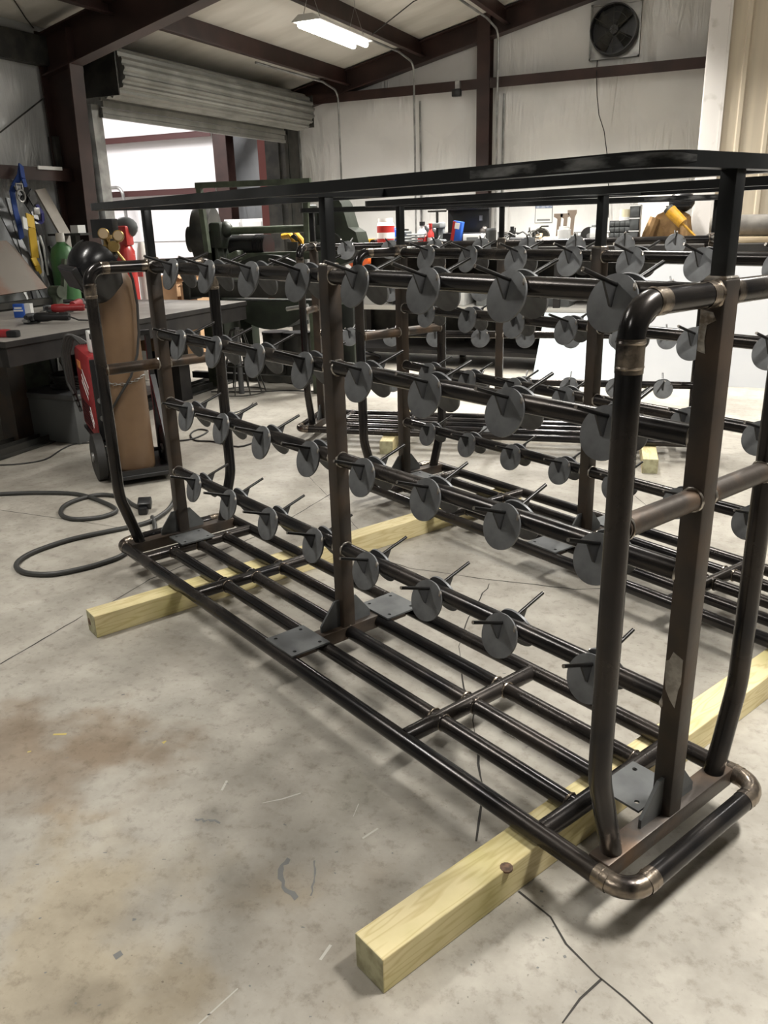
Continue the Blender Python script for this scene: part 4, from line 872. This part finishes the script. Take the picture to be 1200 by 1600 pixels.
# items on the table
p = atz(33, 496, TZ); t = T('product_box', 'small blue and white box on the welding table', 'box', (p.x, p.y, TZ), R(20)); O('box_front', boxm(.085, .05, .105, 0, 0, 0), BLUE, t)
m = MB(); m.box((.06, .02, .052), (.06, .05, .105)); O('box_side', m, LABELW, t); m = MB(); m.box((0, -.027, .055), (.075, .003, .012)); m.box((0, -.027, .075), (.06, .003, .014)); O('print_stripe', m, LABELW, t)
def grinder(px, py, lab, rz, c, s=1.0):
    p = atz(px, py, TZ); t = T('angle_grinder', lab, 'grinder', (p.x, p.y, TZ), rz, 'grinders on the table')
    O('motor_body', MB().lathe([(.0, -.17), (.026, -.17), (.03, -.15), (.026, -.04), (.034, .0), (.034, .07), (.028, .09), (.0, .09)], 16, (0, 0, .045), (1, 0, 0)), c, t)
    m = MB(); m.box((.12, 0, .045), (.07, .06, .06), None, .014); O('gear_head', m, GREYST, t)
    m = MB(); m.cyl((.12, 0, .006), (.12, 0, .012), .06, seg=24); O('grinding_disc', m, IRONB, t)
    m = MB(); m.prism([(.12 + .068 * math.cos(R(a)), .068 * math.sin(R(a)), .014) for a in range(-90, 91, 15)], (0, 0, .016)); O('wheel_guard', m, GALV, t)
    m = MB(); m.tube([(.11, .03, .05), (.10, .07, .055), (.09, .14, .058)], .016, 10); O('side_handle', m, BLACK, t)
    m = MB(); m.tube([(-.17, 0, .045), (-.24, .01, .02), (-.34, -.04, .008), (-.42, .05, .008)], .006, 6); O('power_cord', m, RUBBER, t)
grinder(75, 505, 'black and silver angle grinder lying nearest on the welding table', R(200), BLACK)
grinder(100, 490, 'red angle grinder behind the black one on the welding table', R(-150), RED)
grinder(122, 482, 'second red power tool on the table, close to the welding helmet', R(120), RED)
p = atz(6, 527, TZ); simple('cutting_torch', 'red and black tool at the table\'s left front corner', 'tool', (p.x, p.y, TZ), [('tool_body', boxm(.10, .05, .05, 0, 0, 0, .012), RED), ('tool_grip', boxm(.08, .055, .045, 0, .07, 0, .012), BLACK)], None, R(15))
# things under the table
q = atz(125, 695); m = MB(); m.box((0, .0, .16), (.5, .7, .32), None, .01); simple('steel_box', 'grey steel chest under the welding table', 'chest', (q.x - .25, q.y + .35, 0), [('chest_body', m, CABG), ('chest_lid', boxm(.52, .72, .04, .32), GREYST)])
q = atz(20, 672); m = MB(); m.ball((0, 0, .09), .09, 10, 7, (1.6, 1, 1), .2); m.tube([(-.12, 0, .04), (.0, -.12, .03), (.12, -.10, .02)], .015, 6); simple('clamp_pile', 'dark heap of clamps on the floor behind the table leg', 'clamps', (q.x - .3, q.y + .35, 0), [('heap', m, IRONB)])
q = atz(70, 640); m = MB()
for k in range(7): m.tube([((.17 + .02 * math.sin(k * 2.1)) * math.cos(2 * PI * j / 18), (.15 + .02 * math.cos(k)) * math.sin(2 * PI * j / 18), .012 + .013 * k) for j in range(18)], .010, 6, True)
simple('cable_coil', 'dark welding cable coil lying on the grey chest', 'cable', (atz(125, 695).x - .25, atz(125, 695).y + .3, .362), [('coil', m, CABLE)])
for i, (dx, L0, lab) in enumerate(((0, 0, 'dark angle-iron bar on the floor beside the table, outermost'), (-.09, .1, 'dark angle-iron bar on the floor beside the table, second'), (-.20, -.05, 'dark flat bar on the floor under the table edge, third'))):
    a, b_ = atz(0, 718), atz(390, 588); d = (b_ - a).normalized(); nrm = Vector((-d.y, d.x, 0)); a = a + nrm * (-dx) - d * (.5 - L0); b_ = b_ + nrm * (-dx) + d * (.1 + L0)
    m = MB(); m.beam(a + Vector((0, 0, .006 + .0 * i)), b_ + Vector((0, 0, .006)), .06, .010, (0, 0, 1)); m.beam(a + nrm * .03 + Vector((0, 0, .03)), b_ + nrm * .03 + Vector((0, 0, .03)), .008, .05, (0, 0, 1))
    tag(O('steel_bar', m, IRONB, smooth=False), lab, 'bar', 'steel bars on the floor beside the table')
q = atz(262, 598); m = MB(); m.beam((0, 0, .0), (-.06, .02, .45), .13, .08, (0, 1, 0)); 
simple('carton_tray', 'open brown carton with grey sheets under the table\'s far end', 'carton', (q.x + .1, q.y - .1, 0), [('stand', boxm(.10, .3, .36), DARKST), ('carton', boxm(.42, .4, .13, .36), CARD), ('sheets', MB().box((-.05, 0, .53), (.36, .34, .06), Matrix.Rotation(R(14), 3, 'Y')), GREYST)])

# ------------------------------------------------------------------ left wall clutter: harness, bars, plate brake
pl = T('plate_brake', 'old grey-green plate brake with tilted tan steel plate at the left edge', 'machine', (0, 0, 0))
XP = -6.05
c = [atx(-60, 378, XP), atx(10, 376, XP), atx(24, 388, XP + .04), atx(74, 450, XP + .22), atx(-60, 470, XP + .22)]
m = MB(); m.prism(c, (-.02, 0, -.008)); O('tilted_plate', m, TANPL, pl, 'tan plate with rusty upper edge', smooth=False)
a, b_ = atx(-80, 475, -5.86), atx(84, 458, -5.86)
m = MB(); m.box((-5.92, (a.y + b_.y) / 2, .86), (.14, b_.y - a.y, .05)); m.box((-5.95, (a.y + b_.y) / 2, .70), (.18, b_.y - a.y, .26), None, .01); O('bed', m, IRONB, pl, smooth=False)
m = MB(); m.box((-6.05, b_.y - .25, .36), (.25, .5, .72), None, .01); m.box((-6.05, a.y + .3, .36), (.25, .4, .72), None, .01); O('leg_frame', m, GREENL, pl, smooth=False)
q = atx(88, 456, -5.84); m = MB(); m.cyl((q.x - .05, q.y, q.z), (q.x + .06, q.y, q.z), .055, seg=16); m.box((q.x, q.y, q.z - .12), (.07, .10, .2), None, .01); O('hinge', m, GREENL, pl)
m = MB(); u0, u1 = atx(101, 405, -5.84), atx(99, 472, -5.84); m.beam(u0, u1, .04, .04); O('arm', m, GREENL, pl, smooth=False)
m = MB(); u0 = atx(105, 455, -5.9); m.cyl(u0, u0 + Vector((.0, .45, .02)), .035, seg=12); m.cyl(u0 + Vector((0, .3, 0)), u0 + Vector((0, .36, 0)), .06, seg=14); O('cross_shaft', m, IRONB, pl)
def lean(name, px, mt, lab, w, th, group='bars leaning on the left wall', x0=XL + .10, x1=XL + .32):
    P = [atx(px[0], px[1], x0), atx(px[2], px[3], x1)]; d = P[1] - P[0]; d = d * ((P[0].z - .012) / -d.z) if d.z < 0 else d
    P[1] = P[0] + d
    m = MB(); m.beam(P[0], P[1], w, th, (1, 0, 0)); tag(O(name, m, mt, smooth=False), lab, 'bar', group)
lean('flat_bar', (-6, 310, 50, 420), GREYST, 'wide dark grey flat bar leaning on the left wall at picture edge', .10, .012)
lean('flat_bar', (62, 296, 112, 385), BEIGEB, 'pale beige board leaning on the left wall under the girt', .13, .02)
lean('flat_bar', (12, 310, 42, 420), GREYST, 'narrow grey bar leaning behind the blue harness', .05, .02)
lean('flat_bar', (-20, 345, 30, 440), GALV, 'bright thin bar leaning at the extreme left edge', .04, .01)
lean('round_bar', (70, 370, 78, 450), GALV, 'thin pale rod leaning beside the yellow strap', .02, .02); lean('round_bar', (50, 360, 82, 440), IRONB, 'dark angle bar leaning behind the harness', .06, .03); lean('round_bar', (80, 385, 110, 455), IRONB, 'dark angle bar leaning under the beige board', .07, .03)
HX = XL + .26
t = T('safety_harness', 'blue and yellow fall harness hanging from the wall girt', 'harness', atx(33, 262, HX)); h0 = t.location.copy()
def hp(px, py, dx=0): return atx(px, py, HX + dx) - h0
def strap(px, w, mt, name, dx=0.0):
    m = MB(); P = [hp(x, y, dx + .03 * math.sin(i * 1.7)) for i, (x, y) in enumerate(px)]
    for a, b_ in zip(P, P[1:]): m.beam(a, b_ + (b_ - a) * .03, w, .012, (1, 0, 0))
    O(name, m, mt, t, smooth=False)
strap([(33, 258), (31, 275), (22, 290), (19, 300), (24, 330), (30, 350), (34, 372)], .055, BLUEW, 'blue_strap'); strap([(33, 260), (36, 278), (40, 292), (38, 305)], .045, BLUEW, 'blue_strap', .03)
strap([(57, 320), (66, 333), (67, 345), (55, 352), (50, 345)], .035, mat('violet_blue_webbing', (.03, .03, .16), .75), 'blue_strap', .05)
strap([(46, 335), (49, 355), (52, 380), (55, 403)], .085, YEL, 'yellow_pack', .08); strap([(52, 403), (58, 415), (62, 428)], .06, YEL, 'yellow_pack', .06)
strap([(26, 290), (34, 305), (44, 318), (52, 330), (58, 350), (64, 368)], .07, BLACK, 'black_strap', .02); strap([(34, 300), (45, 300), (55, 318)], .08, BLACK, 'black_strap', .05); strap([(38, 340), (40, 358)], .05, LABELW, 'shock_pack', .09)
m = MB(); c = hp(33, 306, .10); m.tube([c + Vector((0, .045 * math.cos(2 * PI * k / 14), .05 * math.sin(2 * PI * k / 14))) for k in range(14)], .009, 7, True); m.tube([c + Vector((0, -.04, .05)), c + Vector((0, -.04, .1)), c + Vector((0, .03, .1)), c + Vector((0, .03, .05))], .008, 6); O('d_ring', m, GALV, t)
m = MB(); c = hp(57, 330, .10); m.box(c, (.02, .07, .06), None, .005); O('buckle', m, GALV, t); m = MB(); m.tube([hp(62, 368, .06), hp(68, 385, .06), hp(75, 430, .05)], .010, 6); m.tube([hp(58, 376, .06), hp(66, 410, .06), hp(67, 432, .05)], .010, 6); O('lanyard', m, LABELW, t)
simple('paper_label', 'white strip of cardboard lying on the wall girt', 'cardboard', atx(76, 265, XL + .2), [('strip', MB().box((0, 0, .012), (.05, .30, .03)), LABELW)])
simple('switch_box', 'dark switch box on the wall beside the column', 'switch', atx(90, 240, XL + .05), [('box_body', MB().box((0, .02, 0), (.08, .16, .30), None, .008), IRONB), ('lamp_window', MB().box((.05, .04, .02), (.02, .03, .06)), LABELW)])
q = atx(122, 358, XL + .5); simple('white_carton', 'small white carton on a ledge behind the welding helmet', 'carton', q, [('carton_body', MB().box((0, 0, 0), (.09, .10, .07)), LABELW), ('shelf', MB().box((-.1, 0, -.045), (.4, .18, .02)), IRONB), ('shelf_post', MB().box((-.05, 0, -.75), (.06, .06, 1.39)), IRONB)])
q = atx(97, 392, -5.95); m = MB(); m.lathe([(.11, -.9), (.115, -.88), (.115, -.05), (.09, .03), (.04, .07), (.035, .10)], 20, (0, 0, 0)); simple('green_cylinder', 'green gas cylinder behind the welding helmet near the column', 'cylinder', (q.x, q.y, q.z), [('cylinder_body', m, mat('green_cylinder_paint', (.05, .15, .05), .45)), ('cap', MB().cyl((0, 0, .08), (0, 0, .16), .04), CABW), ('pedestal', MB().cyl((0, 0, -q.z), (0, 0, -.9), .12), IRONB)])
# red extinguisher and its board beyond the table
q = aty(205, 467, 5.6); t = T('fire_extinguisher', 'red extinguisher with white label behind the brown cylinder', 'extinguisher', (q.x, 5.6, 0))
zb_ = aty(205, 470, 5.6).z; zt_ = aty(205, 405, 5.6).z
O('tank', MB().lathe([(.095, zb_ - .1), (.10, zb_ - .08), (.10, zt_ + .08), (.06, zt_ + .16), (.03, zt_ + .18)], 22), BRED, t); m = MB(); m.ball((.0, -.092, (zt_ + zb_) / 2 + .02), .07, 12, 8, (.75, .2, 1.3)); O('label_patch', m, LABELW, t)
O('stand', boxm(.24, .24, zb_ - .1), IRONB, t); m = MB(); m.box((0, 0, zt_ + .24), (.18, .12, .20), None, .02); O('red_cover', m, BRED, t); m = MB(); m.ball((0, .05, zt_ + .32), .14, 12, 8, (1.1, .6, .8)); O('dark_hood', m, CABG, t)
q = aty(221, 425, 6.0); simple('white_cylinder', 'pale grey narrow bottle right of the red extinguisher', 'bottle', (q.x, 6.05, 0), [('bottle_body', MB().lathe([(.07, 0), (.07, aty(221, 410, 6).z), (.05, aty(221, 390, 6).z), (.03, aty(221, 378, 6).z)], 16), CABW), ('red_tag', MB().box((0, -.075, aty(221, 425, 6).z), (.07, .01, .10)), BRED)])

# ------------------------------------------------------------------ welder cart with brown cylinder
cx_, cy_ = -3.33, 2.10
wc = T('welder_cart', 'red and black welding machine on a two-wheeled cart at left', 'welder', (cx_, cy_, 0), R(51))
# local x: right along the image, y away from the viewer, origin under the cylinder
m = MB(); m.box((.03, .25, .055), (.36, .82, .025), None, .004); m.box((.03, -.145, .07), (.36, .02, .05)); m.box((-.12, .165, .45), (.03, .03, .8)); m.box((.19, .165, .45), (.03, .03, .8)); m.beam((.19, .15, .60), (.20, -.12, .06), .03, .03); m.box((.03, .165, .86), (.35, .03, .03)); m.cyl((-.20, .10, .145), (.24, .10, .145), .012); m.box((-.03, .5, .195), (.30, .62, .02)); m.box((-.03, .5, .13), (.03, .5, .14)); O('cart_frame', m, BLACK, wc, smooth=False)
m = MB(); m.box((-.056, .51, .475), (.24, .60, .54), None, .03); O('red_case', m, RED, wc)
m = MB(); m.box((-.056, .205, .47), (.215, .02, .50), None, .006); O('rear_panel', m, BLACK, wc)
for z in (.36, .47):
    m = MB(); m.cyl((-.135, .197, z), (-.135, .17, z), .016, seg=12); O('knob', m, GALV, wc)
m = MB()
for k, (yy, zz, l_) in enumerate(((.30, .62, .20), (.34, .58, .22), (.38, .54, .20), (.26, .40, .10), (.30, .37, .10))): m.beam((-.1775, yy + l_, zz), (-.1775, yy, zz - .09), .016, .002, (1, 0, 0))
O('white_lettering', m, LABELW, wc, smooth=False)
m = MB(); m.box((-.1775, .62, .64), (.003, .14, .05)); O('orange_label', m, mat('orange_label', (.7, .25, .08), .6), wc, smooth=False)
m = MB()
for k in range(8): m.box((-.1775, .55, .26 + k * .02), (.003, .34, .007))
O('vent_slots', m, BLACK, wc, smooth=False)
for xx in (-.20, .22):
    w = O('wheel', MB().lathe([(.03, -.03), (.11, -.035), (.145, -.025), (.145, .025), (.11, .035), (.03, .03)], 26, (xx, .10, .146), (1, 0, 0)), RUBBER, wc); O('wheel_hub', MB().cyl((xx - .04, .10, .146), (xx + .04, .10, .146), .03), GALV, w)
m = MB(); m.box((-.10, .36, .81), (.07, .10, .13), None, .008); O('white_box', m, LABELW, wc)
for k in range(4):
    m = MB(); m.tube([(-.10 - .012 * k, .70, .757), (-.17 - .014 * k, .72, .82 + .012 * k), (-.215 - .014 * k, .74, .70), (-.215 - .012 * k, .72, .42 + .03 * k), (-.20 - .010 * k, .68, .32 + .04 * k)], .011, 7, False, .07); O('hanging_cable', m, CABLE, wc)
# cylinder
cp = atz(206, 752) ; cp.z = .07
cyl = T('gas_cylinder', 'tall brown gas cylinder chained upright on the welding cart', 'cylinder', (cx_, cy_, .0685), R(24))
O('cylinder_body', MB().lathe([(.10, 0), (.112, .012), (.1145, .03), (.1145, 1.06), (.108, 1.11), (.085, 1.16), (.055, 1.19), (.035, 1.205)], 32), BROWNC, cyl)
O('neck_ring', MB().lathe([(.037, 1.20), (.04, 1.205), (.04, 1.24), (.03, 1.245)], 20), GREYST, cyl)
m = MB(); m.cyl((0, 0, 1.24), (0, 0, 1.34), .018); m.cyl((0, 0, 1.34), (0, 0, 1.36), .032, seg=14); m.cyl((0, 0, 1.28), (.07, -.05, 1.28), .013); O('valve', m, BRASS, cyl)
rg = MB(); rg.cyl((-.04, -.03, 1.29), (.05, -.05, 1.30), .016, seg=14); rg.cyl((.05, -.03, 1.30), (.06, -.09, 1.30), .030, seg=18); rg.cyl((.02, -.05, 1.31), (.012, -.07, 1.355), .009); rg.cyl((.07, -.05, 1.31), (.092, -.07, 1.345), .009); rg.cyl((.06, -.06, 1.28), (.12, -.07, 1.20), .009); O('regulator', rg, BRASS, cyl)
for (x, z) in ((.012, 1.365), (.092, 1.352)):
    g = O('gauge', MB().lathe([(.029, 0), (.031, .006), (.031, .03), (.027, .034)], 22, (x, -.075, z), (.25, -.95, .1)), BRASS, cyl); m = MB(); p = Vector((x, -.075, z)) + Vector((.25, -.95, .1)).normalized() * .0345; m.cyl(p, p + Vector((.25, -.95, .1)).normalized() * .001, .0255, seg=18); O('gauge_face', m, COPPER, g)
m = MB(); m.tube([(.115, -.07, 1.21), (.132, -.045, 1.12), (.136, -.03, .98), (.13, -.05, .82), (.112, -.07, .70), (.07, -.11, .58), (.0, -.128, .48), (-.06, -.115, .40), (-.10, -.08, .33)], .0075, 8); tag(O('gas_hose', m, RUBBER, None), 'thin black gas hose running down the brown cylinder', 'hose').location = (cx_, cy_, .0685); bpy.data.objects['gas_hose'].rotation_euler = (0, 0, R(24))
m = MB()
for k in range(17):
    a = R(-172 + k * 10.0); e = Vector((math.cos(a), math.sin(a), 0)); tg = Vector((-math.sin(a), math.cos(a), 0)); c = e * .1225 + Vector((0, 0, .575 - .035 * math.sin(PI * k / 16)))
    up = Vector((0, 0, 1)) if k % 2 else e * 1.0
    m.tube([c + tg * (.013 * sx) + up * (.006 * sy) for sx, sy in ((-1, .3), (-.6, 1), (.6, 1), (1, .3), (1, -.3), (.6, -1), (-.6, -1), (-1, -.3))], .0022, 5, True)
tag(O('cylinder_chain', m, GALV), 'silver chain around the brown cylinder', 'chain').location = (cx_, cy_, .0685); bpy.data.objects['cylinder_chain'].rotation_euler = (0, 0, R(24))
# welding helmet hung on the valve
hq = aty(152, 418, 2.0)
hm = T('welding_helmet', 'glossy black welding helmet hanging at the brown cylinder\'s top', 'helmet', hq, R(20)); hm.rotation_euler = (R(8), R(-26), R(72))
NU, NV = 26, 20
m = MB(); vs = []
for i in range(NV + 1):
    t_ = PI / 2 * (.03 + .97 * min(i / 10, 1)); v = .42 * (1 - math.cos(t_)) if i <= 10 else .42 + .58 * (i - 10) / (NV - 10); zz = .16 - .36 * v; s_ = math.sin(t_)
    if v > .45: s_ *= 1 - .50 * ((v - .45) / .55) ** 1.3
    for k in range(NU + 1):
        a = R(-112 + 224 * k / NU); ca, sa = math.cos(a), math.sin(a)
        vs.append(Vector((-.165 * s_ * math.copysign(abs(ca) ** .9, ca), .128 * (s_ ** .8) * math.copysign(abs(sa) ** .92, sa), zz)))
fs = [(i * (NU + 1) + k, i * (NU + 1) + k + 1, (i + 1) * (NU + 1) + k + 1, (i + 1) * (NU + 1) + k) for i in range(NV) for k in range(NU)]
ins = [Vector((v.x * .955, v.y * .955, v.z - .004)) for v in vs]; n0 = len(vs)
rim = [(i * (NU + 1) + e, (i + 1) * (NU + 1) + e, n0 + (i + 1) * (NU + 1) + e, n0 + i * (NU + 1) + e) for i in range(NV) for e in (0, NU)] + [(NV * (NU + 1) + k, NV * (NU + 1) + k + 1, n0 + NV * (NU + 1) + k + 1, n0 + NV * (NU + 1) + k) for k in range(NU)]
m.add(vs + ins, fs + [tuple(n0 + x for x in reversed(f)) for f in fs] + rim); O('shell', m, GLOSSB, hm)
m = MB(); m.box((-.158, 0, .03), (.035, .15, .135), Matrix.Rotation(R(-4), 3, 'Y'), .008); O('lens_frame', m, BLACK, hm); m = MB(); m.box((-.1765, 0, .03), (.004, .125, .11), Matrix.Rotation(R(-4), 3, 'Y')); O('lens', m, SCREEN, hm)
m = MB(); m.tube([(.0, -.095, .02), (.09, -.085, .03), (.14, 0, .03), (.09, .085, .03), (.0, .095, .02)], .012, 8); m.tube([(.14, 0, .03), (.07, 0, .09), (-.03, 0, .11)], .010, 8); m.cyl((.02, -.10, .02), (.02, -.132, .02), .026, seg=14); O('headgear', m, BLACK, hm)
q = aty(160, 357, 2.3); simple('plastic_box', 'flat black box standing behind the welding helmet', 'box', (q.x, 2.32, 0), [('panel_body', MB().box((0, 0, q.z), (.165, .05, .105), None, .004), BLACK), ('panel_stand', MB().box((0, .03, q.z / 2 - .03), (.03, .03, q.z - .06)), BLACK)])

# ------------------------------------------------------------------ cables on the floor
def cable(name, px, r_, lab, mt=CABLE, cat='cable', z=None, sub=4):
    P = [atz(x, y, r_) for x, y in px]; out = []
    for i in range(len(P) - 1):
        p0 = P[max(i - 1, 0)]; p1 = P[i]; p2 = P[i + 1]; p3 = P[min(i + 2, len(P) - 1)]
        for k in range(sub):
            t_ = k / sub; out.append(.5 * ((2 * p1) + (p2 - p0) * t_ + (2 * p0 - 5 * p1 + 4 * p2 - p3) * t_ ** 2 + (3 * p1 - p0 - 3 * p2 + p3) * t_ ** 3))
    out.append(P[-1])
    m = MB(); m.tube(out, r_, 10); return tag(O(name, m, mt), lab, cat)
pc = cable('power_cable', [(-30, 774), (0, 772), (60, 770), (120, 772), (160, 784), (182, 797), (165, 806), (143, 810), (115, 811), (98, 806), (95, 798), (104, 788), (130, 778), (160, 773), (190, 777), (207, 788), (224, 795)], .012, 'thick grey power cable ending in a black plug on the floor')
p = atz(228, 800, 0); n = T('plug', None, None); bpy.data.objects.remove(n)
m = MB(); m.box((p.x, p.y, .05), (.07, .06, .045), Matrix.Rotation(R(30), 3, 'Z') @ Matrix.Rotation(R(25), 3, 'X'), .005); m.box((p.x + .01, p.y - .03, .022), (.05, .05, .04), Matrix.Rotation(R(30), 3, 'Z'), .008); O('plug', m, BLACK, pc)
cable('power_cable', [(280, 762), (268, 790), (247, 808), (225, 818), (190, 826), (150, 834), (110, 843), (75, 854), (45, 866), (28, 878), (27, 888), (45, 896), (83, 897), (130, 888), (165, 878), (190, 868), (215, 850), (240, 832), (241, 818), (238, 808)], .012, 'thick grey cable making a wide loop left of the front rack')
cable('thin_cord', [(-10, 727), (30, 725), (70, 718), (95, 703), (115, 694), (140, 692)], .005, 'thin black cord on the floor running to the red welder', RUBBER, 'cord')
cable('thin_cord', [(262, 690), (300, 686), (325, 674), (310, 671), (298, 678), (305, 688), (335, 690), (372, 698), (400, 690)], .006, 'thin black cord looped on the floor right of the brown cylinder', RUBBER, 'cord')
cable('thin_cord', [(300, 650), (330, 648), (365, 645), (388, 636), (395, 630)], .005, 'thin grey cord with clamp end behind the front rack', CABLE, 'cord')
cable('thin_cord', [(330, 612), (400, 612), (450, 610), (500, 612)], .006, 'thin cord lying straight behind the middle post', RUBBER, 'cord')
cable('hose_coil', [(470, 566), (520, 552), (575, 552), (595, 560), (560, 570), (500, 574), (480, 582), (540, 580), (590, 578), (598, 585), (560, 592), (500, 590), (520, 600), (575, 598)], .014, 'dark hose coil on the floor by the green machine\'s leg', CABLE, 'hose')
cable('hose_ring', [(520, 487), (560, 484), (600, 485), (606, 490), (580, 493), (540, 492)], .012, 'dark hose ring on the floor near the bench', CABLE, 'hose')
q = atz(1068, 716)

# ------------------------------------------------------------------ world, view
w = bpy.data.worlds.new('world'); SC.world = w; w.use_nodes = True
w.node_tree.nodes['Background'].inputs[0].default_value = (.8, .85, .9, 1); w.node_tree.nodes['Background'].inputs[1].default_value = .03
SC.view_settings.view_transform = 'Standard'; SC.view_settings.look = 'None'; SC.view_settings.gamma = 1; SC.view_settings.use_curve_mapping = False
SC.view_settings.exposure = -0.18
SC.cycles.max_bounces = 8; SC.cycles.diffuse_bounces = 5
SC.cycles.use_denoising = True
